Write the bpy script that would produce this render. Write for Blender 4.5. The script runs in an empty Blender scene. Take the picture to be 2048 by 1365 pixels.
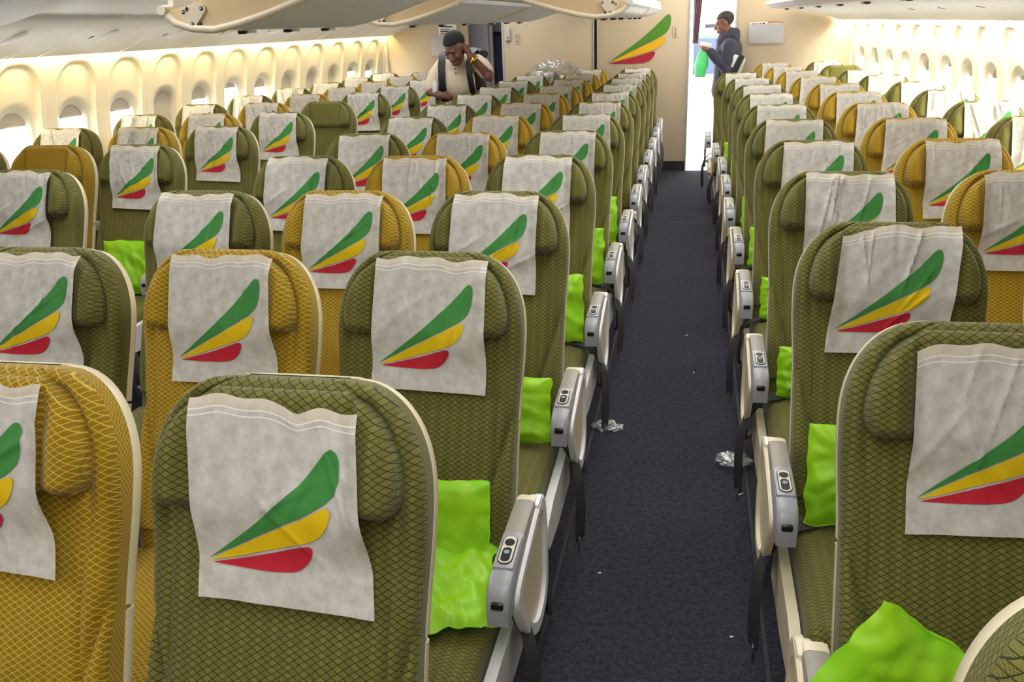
import bpy, bmesh, math, random
from mathutils import Vector, Matrix, Euler, noise
random.seed(7)
SC = bpy.context.scene
COL = SC.collection
PI = math.pi

# ------------------------------------------------------------------ helpers
def tag(o, label=None, cat=None, group=None, kind=None):
    if label: o['label'] = label
    if cat: o['category'] = cat
    if group: o['group'] = group
    if kind: o['kind'] = kind
    return o

def empty(name, loc=(0, 0, 0), rz=0.0):
    o = bpy.data.objects.new(name, None)
    o.empty_display_size = 0.1
    COL.objects.link(o)
    o.location = loc
    o.rotation_euler = (0, 0, rz)
    return o

def copy_tree(o, parent=None):
    c = o.copy()
    COL.objects.link(c)
    if parent is not None:
        c.parent = parent
    for ch in list(o.children):
        copy_tree(ch, c)
    return c

def sstep(a, b, x):
    if a == b: return 0.0 if x < a else 1.0
    t = max(0.0, min(1.0, (x - a) / (b - a)))
    return t * t * (3 - 2 * t)

def roll(e, r):
    """how far a rounded edge of radius r has dropped at distance e from the outline"""
    if e >= r: return 0.0
    e = max(e, 0.0)
    return r - math.sqrt(max(r * r - (r - e) ** 2, 0.0))

class MB:
    """collects shapes into one mesh"""
    def __init__(s):
        s.v = []; s.f = []; s.m = []; s.uv = []
    def add(s, vs, fs, mi=0, uvs=None):
        b = len(s.v)
        s.v += [tuple(p) for p in vs]
        for f in fs:
            s.f.append([b + i for i in f]); s.m.append(mi)
            s.uv.append([uvs[i] for i in f] if uvs else None)
    def grid(s, P, UV=None, mi=0, flip=False, close=False):
        n = len(P); m = len(P[0])
        vs = [p for r in P for p in r]
        uvs = [p for r in UV for p in r] if UV else None
        fs = []
        for i in range(n - 1):
            for j in range(m if close else m - 1):
                k = (j + 1) % m
                q = [i * m + j, i * m + k, (i + 1) * m + k, (i + 1) * m + j]
                fs.append(q[::-1] if flip else q)
        s.add(vs, fs, mi, uvs)
    def box(s, c, d, mi=0, bev=0.0, rot=None, seg=2):
        bm = bmesh.new()
        bmesh.ops.create_cube(bm, size=1.0)
        for v in bm.verts:
            v.co = Vector((v.co.x * d[0], v.co.y * d[1], v.co.z * d[2]))
        if bev > 0:
            bmesh.ops.bevel(bm, geom=list(bm.edges), offset=min(bev, min(d) * .49), segments=seg, profile=.5, affect='EDGES')
        M = Matrix.Translation(c)
        if rot: M = M @ Euler(rot).to_matrix().to_4x4()
        bm.transform(M)
        bm.verts.index_update()
        s.add([v.co for v in bm.verts], [[v.index for v in f.verts] for f in bm.faces], mi)
        bm.free()
    def ball(s, c, r, mi=0, rot=None, seg=16, rings=10):
        if not hasattr(r, '__len__'): r = (r, r, r)
        R = Euler(rot).to_matrix() if rot else Matrix.Identity(3)
        P = []
        for i in range(rings + 1):
            th = PI * i / rings
            row = []
            for j in range(seg):
                ph = 2 * PI * j / seg
                p = Vector((r[0] * math.sin(th) * math.cos(ph), r[1] * math.sin(th) * math.sin(ph), r[2] * math.cos(th)))
                row.append(Vector(c) + R @ p)
            P.append(row)
        s.grid(P, mi=mi, close=True, flip=True)
    def tube(s, pts, rad, mi=0, seg=10, cap=True, flat=1.0):
        pts = [Vector(p) for p in pts]
        n = len(pts)
        rads = rad if hasattr(rad, '__len__') else [rad] * n
        P = []
        prev = None
        for i in range(n):
            t = (pts[min(i + 1, n - 1)] - pts[max(i - 1, 0)])
            t = t.normalized() if t.length > 1e-9 else Vector((0, 0, 1))
            if prev is None:
                a = Vector((1, 0, 0)) if abs(t.x) < .9 else Vector((0, 1, 0))
                a = (a - t * a.dot(t)).normalized()
            else:
                a = (prev - t * prev.dot(t)).normalized()
            prev = a
            b = t.cross(a)
            P.append([pts[i] + a * math.cos(2 * PI * k / seg) * rads[i] * flat + b * math.sin(2 * PI * k / seg) * rads[i] for k in range(seg)])
        s.grid(P, mi=mi, close=True)
        if cap:
            s.add(P[0], [list(range(seg))[::-1]], mi)
            s.add(P[-1], [list(range(seg))], mi)
    def prism(s, poly, axis, a, b, mi=0):
        """extrude a 2D polygon along an axis: x -> poly is (y,z); y -> (x,z); z -> (x,y)"""
        def mk(p, t):
            return {'x': (t, p[0], p[1]), 'y': (p[0], t, p[1]), 'z': (p[0], p[1], t)}[axis]
        n = len(poly)
        vs = [mk(p, a) for p in poly] + [mk(p, b) for p in poly]
        fs = [[i, (i + 1) % n, n + (i + 1) % n, n + i] for i in range(n)]
        fs += [list(range(n))[::-1], list(range(n, 2 * n))]
        s.add(vs, fs, mi)
    def ribbon(s, pts, wvec, th=.0015, mi=0):
        """flat strap along pts, wvec = half-width vector (or list)"""
        pts = [Vector(p) for p in pts]; n = len(pts)
        W = [Vector(w) for w in wvec] if hasattr(wvec[0], '__len__') else [Vector(wvec)] * n
        P = []
        for i in range(n):
            t = (pts[min(i + 1, n - 1)] - pts[max(i - 1, 0)]).normalized()
            nn = t.cross(W[i]).normalized() * th
            P.append([pts[i] - W[i] - nn, pts[i] + W[i] - nn, pts[i] + W[i] + nn, pts[i] - W[i] + nn])
        s.grid(P, mi=mi, close=True)
        s.add(P[0], [[3, 2, 1, 0]], mi); s.add(P[-1], [[0, 1, 2, 3]], mi)
    def mesh(s, name, smooth=True):
        me = bpy.data.meshes.new(name)
        me.from_pydata(s.v, [], s.f)
        me.polygons.foreach_set('material_index', s.m)
        if any(u is not None for u in s.uv):
            lay = me.uv_layers.new(name='UVMap')
            k = 0
            for u, f in zip(s.uv, s.f):
                for q in range(len(f)):
                    lay.data[k].uv = u[q] if u else (0, 0)
                    k += 1
        me.update()
        bm = bmesh.new(); bm.from_mesh(me)
        bmesh.ops.remove_doubles(bm, verts=bm.verts, dist=1e-5)
        bm.to_mesh(me); bm.free()
        if smooth:
            me.polygons.foreach_set('use_smooth', [True] * len(me.polygons))
            try: me.set_sharp_from_angle(angle=math.radians(smooth if smooth is not True else 42))
            except Exception: pass
        return me
    def build(s, name, mats, parent=None, smooth=True, loc=None, rot=None):
        me = s.mesh(name, smooth)
        for m in (mats if isinstance(mats, (list, tuple)) else [mats]): me.materials.append(m)
        o = bpy.data.objects.new(name, me)
        COL.objects.link(o)
        if parent is not None: o.parent = parent
        if loc is not None: o.location = loc
        if rot is not None: o.rotation_euler = rot
        return o

def linked(name, me, parent=None, loc=(0, 0, 0), rot=(0, 0, 0)):
    o = bpy.data.objects.new(name, me); COL.objects.link(o)
    if parent is not None: o.parent = parent
    o.location = loc; o.rotation_euler = rot
    return o

# ------------------------------------------------------------------ materials
def lin(c):
    return tuple(((x / 255) / 12.92 if x / 255 <= .04045 else ((x / 255 + .055) / 1.055) ** 2.4) for x in c) + (1.0,)

class NT:
    def __init__(s, name):
        s.m = bpy.data.materials.new(name); s.m.use_nodes = True
        s.t = s.m.node_tree; s.t.nodes.clear()
        s.out = s.n('ShaderNodeOutputMaterial')
    def n(s, typ, **kw):
        x = s.t.nodes.new(typ)
        for k, v in kw.items():
            if k.startswith('i_'): x.inputs[k[2:].replace('_', ' ')].default_value = v
            else: setattr(x, k, v)
        return x
    def l(s, a, b): s.t.links.new(a, b)
    def math(s, op, a, b=None, c=None):
        x = s.n('ShaderNodeMath', operation=op)
        for i, q in enumerate((a, b, c)):
            if q is None: continue
            if isinstance(q, (int, float)): x.inputs[i].default_value = q
            else: s.l(q, x.inputs[i])
        return x.outputs[0]
    def mix(s, fac, a, b):
        x = s.n('ShaderNodeMix', data_type='RGBA')
        if isinstance(fac, (int, float)): x.inputs['Factor'].default_value = fac
        else: s.l(fac, x.inputs['Factor'])
        for q, idx in ((a, 6), (b, 7)):
            if isinstance(q, tuple): x.inputs[idx].default_value = q
            else: s.l(q, x.inputs[idx])
        return x.outputs[2]
    def noise(s, vec, scale, detail=2, rough=.5):
        x = s.n('ShaderNodeTexNoise'); x.inputs['Scale'].default_value = scale
        x.inputs['Detail'].default_value = detail; x.inputs['Roughness'].default_value = rough
        if vec is not None: s.l(vec, x.inputs['Vector'])
        return x.outputs[0]
    def ramp(s, fac, stops):
        x = s.n('ShaderNodeValToRGB')
        e = x.color_ramp.elements
        e[0].position, e[0].color = stops[0]; e[1].position, e[1].color = stops[-1]
        for p, c in stops[1:-1]:
            q = e.new(p); q.color = c
        s.l(fac, x.inputs[0]); return x.outputs[0]
    def bsdf(s, col, rough=.6, metal=0.0, spec=.5, bump=None, bstr=.2, bdist=.002, **kw):
        b = s.n('ShaderNodeBsdfPrincipled')
        if isinstance(col, tuple): b.inputs['Base Color'].default_value = col
        else: s.l(col, b.inputs['Base Color'])
        if isinstance(rough, (int, float)): b.inputs['Roughness'].default_value = rough
        else: s.l(rough, b.inputs['Roughness'])
        b.inputs['Metallic'].default_value = metal
        b.inputs['Specular IOR Level'].default_value = spec
        for k, v in kw.items(): b.inputs[k.replace('_', ' ')].default_value = v
        if bump is not None:
            bp = s.n('ShaderNodeBump'); bp.inputs['Strength'].default_value = bstr; bp.inputs['Distance'].default_value = bdist
            s.l(bump, bp.inputs['Height']); s.l(bp.outputs[0], b.inputs['Normal'])
        return b
    def done(s, sh):
        s.l(sh.outputs[0] if hasattr(sh, 'outputs') else sh, s.out.inputs[0]); return s.m

def plastic(name, rgb, rough=.45, var=.06, scale=9, spec=.5, metal=0.0, bump=0.0):
    t = NT(name); tc = t.n('ShaderNodeTexCoord')
    nz = t.noise(tc.outputs['Object'], scale, 3)
    a = lin(rgb); b = tuple(x * (1 - var * 2) for x in a[:3]) + (1,)
    c = t.mix(nz, a, b)
    return t.done(t.bsdf(c, rough, metal, spec, bump=nz if bump else None, bstr=bump))

def emit(name, rgb, strength):
    t = NT(name); e = t.n('ShaderNodeEmission')
    e.inputs[0].default_value = lin(rgb); e.inputs[1].default_value = strength
    return t.done(e)

def seat_fabric(name, base, line, dot, PA=.0182, PB=.0122, lw=.062):
    t = NT(name)
    uv = t.n('ShaderNodeUVMap'); uv.uv_map = 'UVMap'
    sx = t.n('ShaderNodeSeparateXYZ'); t.l(uv.outputs[0], sx.inputs[0])
    wob = t.noise(uv.outputs[0], 14, 1)
    u = t.math('DIVIDE', sx.outputs[0], PA); v = t.math('DIVIDE', sx.outputs[1], PB)
    v = t.math('ADD', v, t.math('MULTIPLY', t.math('SUBTRACT', wob, .5), .9))
    p = t.math('ADD', u, v); q = t.math('SUBTRACT', u, v)
    def line_of(a):
        f = t.math('ABSOLUTE', t.math('SUBTRACT', t.math('FRACT', a), .5))
        return t.math('GREATER_THAN', f, .5 - lw)
    ln = t.math('MAXIMUM', line_of(p), line_of(q))
    # every other diamond carries a dotted weave
    ck = t.math('MODULO', t.math('ADD', t.math('ABSOLUTE', t.math('FLOOR', p)), t.math('MULTIPLY', t.math('ABSOLUTE', t.math('FLOOR', q)), 2.0)), 3.0)
    ck = t.math('LESS_THAN', ck, 1.5)
    mp = t.n('ShaderNodeMapping'); mp.inputs['Scale'].default_value = (420, 420, 1); t.l(uv.outputs[0], mp.inputs[0])
    vo = t.n('ShaderNodeTexVoronoi'); vo.inputs['Scale'].default_value = 1.0; vo.inputs['Randomness'].default_value = .15; t.l(mp.outputs[0], vo.inputs['Vector'])
    dots = t.math('LESS_THAN', vo.outputs['Distance'], .36)
    dots = t.math('MULTIPLY', dots, t.math('ADD', t.math('MULTIPLY', ck, .6), .12))
    big = t.noise(uv.outputs[0], 6, 3)
    b2 = tuple(x * .80 for x in lin(base)[:3]) + (1,)
    c = t.mix(big, lin(base), b2)
    c = t.mix(dots, c, lin(dot))
    c = t.mix(t.math('MULTIPLY', ln, .95), c, lin(line))
    h = t.math('SUBTRACT', 1.0, ln)
    b = t.bsdf(c, .85, spec=.25, bump=h, bstr=.35, bdist=.0012)
    b.inputs['Sheen Weight'].default_value = .15
    return t.done(b)

M = {}
M['olive'] = seat_fabric('olive_diamond_fabric', (118, 114, 50), (36, 37, 14), (64, 63, 24))
M['mustard'] = seat_fabric('mustard_diamond_fabric', (152, 121, 4), (206, 172, 66), (112, 88, 4))
M['shell'] = plastic('cream_shell_plastic', (226, 214, 184), .4)
M['white'] = plastic('white_plastic', (228, 228, 232), .35)
M['cream'] = plastic('cream_armrest_plastic', (222, 210, 182), .4)
M['taupe'] = plastic('taupe_armrest_pad', (148, 142, 132), .5)
M['grey'] = plastic('grey_armrest_plastic', (150, 152, 158), .35)
M['black'] = plastic('black_plastic', (16, 16, 18), .35)
M['ring'] = plastic('pale_control_ring', (214, 206, 184), .4)
M['chrome'] = plastic('chrome_tube', (200, 200, 205), .22, metal=1.0)
M['dark'] = plastic('dark_frame', (28, 28, 32), .6)
M['belt'] = plastic('dark_belt_webbing', (46, 46, 48), .75, scale=60)
M['buckle'] = plastic('buckle_steel', (170, 170, 172), .3, metal=1.0)

def cover_mat():
    t = NT('white_nonwoven_cloth')
    uv = t.n('ShaderNodeUVMap'); uv.uv_map = 'UVMap'
    sx = t.n('ShaderNodeSeparateXYZ'); t.l(uv.outputs[0], sx.inputs[0])
    v = sx.outputs[1]
    n1 = t.ramp(t.noise(uv.outputs[0], 9, 5, .65), [(.36, (0, 0, 0, 1)), (.64, (1, 1, 1, 1))])
    n2 = t.noise(uv.outputs[0], 70, 4, .75)
    c = t.mix(n1, lin((236, 233, 228)), lin((200, 196, 189)))
    c = t.mix(t.math('MULTIPLY', n2, .55), c, lin((190, 186, 180)))
    def stitch(v0):
        return t.math('LESS_THAN', t.math('ABSOLUTE', t.math('SUBTRACT', v, v0)), .0036)
    st = t.math('MAXIMUM', stitch(.058), stitch(.088))
    c = t.mix(st, c, lin((250, 246, 238)))
    hem = t.math('LESS_THAN', v, .055)
    c = t.mix(t.math('MULTIPLY', hem, .35), c, lin((226, 208, 172)))
    b = t.bsdf(c, .75, spec=.3, bump=n2, bstr=.15, bdist=.001)
    tr = t.n('ShaderNodeBsdfTranslucent'); t.l(c, tr.inputs[0])
    mx = t.n('ShaderNodeMixShader'); mx.inputs[0].default_value = .22
    t.l(b.outputs[0], mx.inputs[1]); t.l(tr.outputs[0], mx.inputs[2])
    return t.done(mx)
M['cover'] = cover_mat()
M['pgreen'] = plastic('printed_green', (66, 138, 68), .7, var=.08, scale=60, spec=.2)
M['pyellow'] = plastic('printed_yellow', (226, 192, 20), .7, var=.06, scale=60, spec=.2)
M['pred'] = plastic('printed_red', (192, 38, 56), .7, var=.08, scale=60, spec=.2)
M['wgreen'] = plastic('emblem_green', (70, 128, 22), .5)
M['wyellow'] = plastic('emblem_yellow', (228, 178, 4), .5)
M['wred'] = plastic('emblem_red', (168, 18, 52), .5)

def lime_mat():
    t = NT('lime_green_film')
    tc = t.n('ShaderNodeTexCoord')
    n = t.noise(tc.outputs['Object'], 7, 3)
    c = t.mix(n, lin((140, 230, 52)), lin((192, 230, 18)))
    b = t.bsdf(c, .42, spec=.5)
    tr = t.n('ShaderNodeBsdfTranslucent'); t.l(c, tr.inputs[0])
    mx = t.n('ShaderNodeMixShader'); mx.inputs[0].default_value = .3
    t.l(b.outputs[0], mx.inputs[1]); t.l(tr.outputs[0], mx.inputs[2])
    return t.done(mx)
M['lime'] = lime_mat()

def carpet_mat():
    t = NT('navy_carpet'); tc = t.n('ShaderNodeTexCoord')
    n1 = t.noise(tc.outputs['Object'], 150, 4, .75); n2 = t.noise(tc.outputs['Object'], 3, 3)
    n3 = t.noise(tc.outputs['Object'], 55, 3, .7)
    f = t.ramp(t.math('ADD', t.math('MULTIPLY', n1, .6), t.math('MULTIPLY', n3, .4)), [(.36, (0, 0, 0, 1)), (.64, (1, 1, 1, 1))])
    c = t.mix(f, lin((16, 16, 22)), lin((74, 74, 86)))
    c = t.mix(t.math('MULTIPLY', n2, .35), c, lin((40, 36, 44)))
    return t.done(t.bsdf(c, .95, spec=.1, bump=n1, bstr=.6, bdist=.004))
M['carpet'] = carpet_mat()
M['vinyl'] = plastic('pale_vinyl', (205, 204, 206), .35)
M['wallcream'] = plastic('cream_wall_panel', (230, 221, 204), .55, var=.03, scale=2)
M['bulk'] = plastic('beige_bulkhead_laminate', (192, 176, 150), .6, var=.03, scale=3)
M['ceil'] = plastic('pale_ceiling', (216, 214, 210), .55, var=.03)
M['bingrey'] = plastic('grey_bin_plastic', (218, 222, 226), .5, var=.03)
M['binbeige'] = plastic('beige_bin_lining', (214, 188, 148), .55, var=.04)
M['binrim'] = plastic('cream_bin_rim', (226, 214, 192), .4)
M['psu'] = plastic('pale_service_panel', (236, 236, 236), .5, var=.03)
M['silver'] = plastic('silver_trim', (178, 178, 180), .35)
M['lavender'] = plastic('lavender_door', (176, 172, 186), .45)
M['navy'] = plastic('navy_leatherette', (58, 70, 94), .45)
M['mauve'] = plastic('mauve_curtain', (150, 118, 134), .8)
M['darkgap'] = plastic('dark_gap', (40, 38, 40), .7)
M['paper'] = plastic('printed_paper', (236, 232, 222), .6)
M['brownpaper'] = plastic('brown_leaflet', (176, 112, 70), .6)
M['shade'] = plastic('window_shade', (196, 188, 178), .5)
M['winframe'] = plastic('window_bezel', (222, 216, 206), .4)
M['exterior'] = plastic('white_exterior', (235, 235, 238), .6)
M['cove'] = emit('cove_lamp_warm', (255, 232, 168), 46.0)
M['cover_sun'] = emit('cove_lamp_bright', (255, 244, 216), 95.0)
M['lamp'] = emit('ceiling_lamp', (255, 246, 232), 6.0)

def glass(name, rgb=(245, 248, 250), gl=.06):
    t = NT(name)
    a = t.n('ShaderNodeBsdfTransparent'); a.inputs[0].default_value = lin(rgb)
    g = t.n('ShaderNodeBsdfGlossy'); g.inputs['Roughness'].default_value = .05
    m = t.n('ShaderNodeMixShader'); m.inputs[0].default_value = gl
    t.l(a.outputs[0], m.inputs[1]); t.l(g.outputs[0], m.inputs[2])
    return t.done(m)
M['glass'] = glass('acrylic_pane')
def film():
    t = NT('clear_plastic_film')
    a = t.n('ShaderNodeBsdfTransparent'); a.inputs[0].default_value = (.9, .9, .9, 1)
    g = t.n('ShaderNodeBsdfGlossy'); g.inputs['Roughness'].default_value = .18
    d = t.n('ShaderNodeBsdfDiffuse'); d.inputs[0].default_value = (.8, .8, .8, 1)
    m = t.n('ShaderNodeMixShader'); m.inputs[0].default_value = .45
    m2 = t.n('ShaderNodeMixShader'); m2.inputs[0].default_value = .26
    t.l(g.outputs[0], m.inputs[1]); t.l(d.outputs[0], m.inputs[2])
    t.l(a.outputs[0], m2.inputs[1]); t.l(m.outputs[0], m2.inputs[2])
    return t.done(m2)
M['film'] = film()
M['skin'] = plastic('brown_skin', (110, 68, 56), .5, var=.08, scale=30)
M['skin2'] = plastic('warm_brown_skin', (112, 70, 56), .5, var=.08, scale=30)
M['hair'] = plastic('black_hair', (14, 12, 13), .8, scale=120, var=.2)
M['hairgrey'] = plastic('greying_short_hair', (52, 50, 50), .85, scale=120, var=.2)
M['shirt'] = plastic('offwhite_cotton', (222, 208, 186), .85, var=.05, scale=12)
M['jeans'] = plastic('dark_trousers', (52, 54, 66), .85)
M['slate'] = plastic('slate_trousers', (120, 128, 142), .85)
M['jacket'] = plastic('navy_jacket', (48, 49, 66), .8, var=.1, scale=8)
M['pack'] = plastic('black_pack_nylon', (22, 22, 25), .6)
M['gold'] = plastic('gold_watch', (226, 180, 70), .25, metal=1.0)
M['eye'] = plastic('eye_white', (96, 74, 66), .4)
M['shoe'] = plastic('dark_shoe', (30, 28, 28), .5)
M['bagwhite'] = plastic('white_bag_cloth', (226, 226, 228), .7)
def polybag():
    t = NT('green_polythene')
    b = t.bsdf(lin((110, 205, 150)), .35)
    tr = t.n('ShaderNodeBsdfTranslucent'); tr.inputs[0].default_value = lin((120, 215, 150))
    mx = t.n('ShaderNodeMixShader'); mx.inputs[0].default_value = .45
    t.l(b.outputs[0], mx.inputs[1]); t.l(tr.outputs[0], mx.inputs[2])
    return t.done(mx)
M['polybag'] = polybag()

# ------------------------------------------------------------------ camera
CZ = 1.70
F, PIT, YAW, ROLL = 1704.15, .3563, .2111, -.0381
fw = Vector((-math.sin(YAW) * math.cos(PIT), math.cos(YAW) * math.cos(PIT), -math.sin(PIT)))
rt = Vector((math.cos(YAW), math.sin(YAW), 0)); up = rt.cross(fw)
r2 = rt * math.cos(ROLL) + up * math.sin(ROLL); u2 = -rt * math.sin(ROLL) + up * math.cos(ROLL)
cd = bpy.data.cameras.new('camera'); cam = bpy.data.objects.new('camera', cd); COL.objects.link(cam)
mw = Matrix((r2, u2, -fw)).transposed().to_4x4(); mw.translation = (0, 0, CZ)
cam.matrix_world = mw
cd.sensor_width = 36; cd.sensor_fit = 'HORIZONTAL'; cd.lens = 36 * F / 2048
cd.clip_start = .02
SC.camera = cam

# ------------------------------------------------------------------ seat
SL = .38; KN = math.sqrt(1 + SL * SL)
TT = Vector((0, SL, 1)) / KN; NN = Vector((0, -1, SL)) / KN
B0 = Vector((0, -.322, .460)); BL = .781
def bmap(x, s, n): return B0 + Vector((x, 0, 0)) + TT * s + NN * n

def hw_back(s):
    w = .228 + .0065 * sstep(.38, .56, s)
    if s > BL - .20:
        q = min(1.0, (s - (BL - .20)) / .20)
        w -= .135 * (1 - math.sqrt(max(0, 1 - q ** 2.3)))
    return w

def svals(s0, s1, n, top=True):
    out = []
    for i in range(n + 1):
        t = i / n
        out.append(t)
    # denser at both ends
    return [s0 + (s1 - s0) * (.5 - .5 * math.cos(PI * (.5 * t * 1.0 + t * .5))) if False else s0 + (s1 - s0) * (t + .10 * math.sin(2 * PI * t) * -1) for t in out]

def pad(mb, hw, s0, s1, nf, nback, mp, nc=44, nr=50, mi=0):
    """cushion: front face n=nf(x,s), sides running back to nback"""
    ss = svals(s0, s1, nr)
    P, UV = [], []
    def row(s, back=False):
        w = hw(min(max(s, s0), s1))
        r, q = [], []
        r.append(mp(-w, s, nback)); q.append((-w - abs(nback) - .02, s))
        for j in range(nc + 1):
            t = -1 + 2 * j / nc
            uu = t + .11 * math.sin(PI * t)
            x = uu * w
            n = nback if back else nf(x, s, w)
            r.append(mp(x, s, n)); q.append((x, s))
        r.append(mp(w, s, nback)); q.append((w + abs(nback) + .02, s))
        return r, q
    r, q = row(ss[0], True); P.append(r); UV.append([(a, b - .05) for a, b in q])
    for s in ss:
        r, q = row(s); P.append(r); UV.append(q)
    r, q = row(ss[-1], True); P.append(r); UV.append([(a, b + .05) for a, b in q])
    mb.grid(P, UV, mi)

def fold(seed, x, y):
    return noise.noise(Vector((x * 7.0, y * 7.0, seed * 3.1)))

def n_backrest(x, s, w):
    a = abs(x)
    e = min(w - a, BL - s + .0)
    n = -roll(e, .032)
    n += .020 * math.exp(-((s - .20) / .16) ** 2) * (1 - (a / .25) ** 2)
    n += .013 * sstep(.040, .018, e) * sstep(.50, .60, s)
    if s < .47:
        # slanting seam of the lower side bolster
        if .05 < s < .40:
            xs = .13 + (.225 - .13) * (s - .05) / .35
            n -= .013 * math.exp(-((a - xs) / .005) ** 2)
            n += .014 * sstep(xs, xs + .03, a) * sstep(.40, .32, s)
    # stitched line near the rim
    n -= .006 * math.exp(-((a - (w - .043)) / .0036) ** 2) * sstep(.05, .12, s)
    n += (.0035 + .0035 * sstep(.5, .35, s)) * fold(1, x, s) + .0016 * fold(2, x * 3, s * 3)
    return n
def hw_pad(s):
    w = hw_back(s) - .029
    if s > .70: w -= .02 * ((s - .70) / .06) ** 2
    if s < .627:
        q = (.627 - s) / .055
        w -= .028 * (1 - math.sqrt(max(0, 1 - min(1, q) ** 2)))
    return max(w, .05)
PAD0, PAD1 = .572, .764
def n_wing(a, s):
    return .027 * sstep(.118, .165, a) * sstep(.775, .65, s)
def n_head(x, s, w):
    a = abs(x)
    e = min(w - a, s - PAD0, PAD1 - s)
    n = .034 + n_wing(a, s)
    n -= .010 * math.exp(-((a - .122) / .006) ** 2)
    n += .003 * fold(5, x * 1.6, s * 1.6)
    n -= roll(e, .024) * (1.0 + 1.1 * sstep(.1, .18, a))
    return n

def make_backrest():
    mb = MB(); pad(mb, hw_back, 0, BL, n_backrest, -.058, bmap, 72, 72); return mb
def make_headrest():
    mb = MB(); pad(mb, hw_pad, PAD0, PAD1, n_head, -.012, bmap, 64, 44); return mb
def make_shell():
    mb = MB()
    def seg(s0, s1, nr, top):
        ss = [s0 + (s1 - s0) * ((i / nr) if not top else (1 - (1 - i / nr) ** 1.8)) for i in range(nr + 1)]
        P = []
        for s in ss:
            W = hw_back(s) + .0012
            prof = [(-W + .012, -.054), (-W + .001, -.056), (-W, -.060), (-W + .001, -.079), (-W + .012, -.094)]
            full = prof + [(-W + .04 + (2 * W - .08) * k / 8, -.104 - .006 * math.sin(PI * k / 8)) for k in range(9)] + [(-x, n) for x, n in prof[::-1]]
            P.append([bmap(x, s, n) for x, n in full])
        if top:
            m = len(P[-1]); last = P[-1]
            P.append([p + TT * .0015 for p in last])
        mb.grid(P, flip=True)
        for row, fl in ((P[0], False), (P[-1], True)):
            m = len(row)
            for i in range(m // 2):
                j = m - 1 - i
                if j - 1 <= i + 1:
                    if j - i >= 2: mb.add([row[i], row[i + 1], row[j]], [[2, 1, 0] if fl else [0, 1, 2]])
                    break
                mb.add([row[i], row[i + 1], row[j - 1], row[j]], [[3, 2, 1, 0] if fl else [0, 1, 2, 3]])
    seg(.375, BL, 26, True)
    seg(-.04, .365, 10, False)
    return mb

def n_seat(x, s, w):
    a = abs(x)
    e = min(w - a, .50 - s, s)
    n = .075 - roll(w - a, .035) - roll(.50 - s, .065) - roll(s, .02)
    n += .010 * (1 - (a / .24) ** 2) * math.sin(PI * min(1, s / .5))
    n -= .005 * math.exp(-((a - .19) / .004) ** 2)
    n += .004 * fold(9, x, s) + .002 * fold(11, x * 3, s * 3)
    return n
def smap(x, s, n): return Vector((x, -.315 - s, .392 + n))
def make_cushion():
    mb = MB(); pad(mb, lambda s: .236 - .012 * sstep(.44, .5, s), 0, .50, n_seat, -.03, smap, 52, 44); return mb

def loft_arm(mb, x, pts, w, mi=0):
    """pts: list of (y,z_top,height)"""
    P = []
    for y, z, h, ww in pts:
        r = .012
        hw = w * ww / 2
        sec = [(-hw, z - h), (-hw, z - r), (-hw + r * .3, z - r * .3), (-hw + r, z), (hw - r, z), (hw - r * .3, z - r * .3), (hw, z - r), (hw, z - h)]
        P.append([(x + a, y, b) for a, b in sec])
    mb.grid(P, mi=mi, close=True, flip=True)
    n = 8
    mb.add(P[0], [list(range(n))], mi); mb.add(P[-1], [list(range(n))[::-1]], mi)

def closed_curve(c, k):
    n = len(c); out = []
    for i in range(n):
        p0, p1, p2, p3 = c[i - 1], c[i], c[(i + 1) % n], c[(i + 2) % n]
        for q in range(k):
            t = q / k
            out.append(tuple(.5 * (2 * p1[d] + (-p0[d] + p2[d]) * t + (2 * p0[d] - 5 * p1[d] + 4 * p2[d] - p3[d]) * t * t + (-p0[d] + 3 * p1[d] - 3 * p2[d] + p3[d]) * t ** 3) for d in (0, 1)))
    return out

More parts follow.
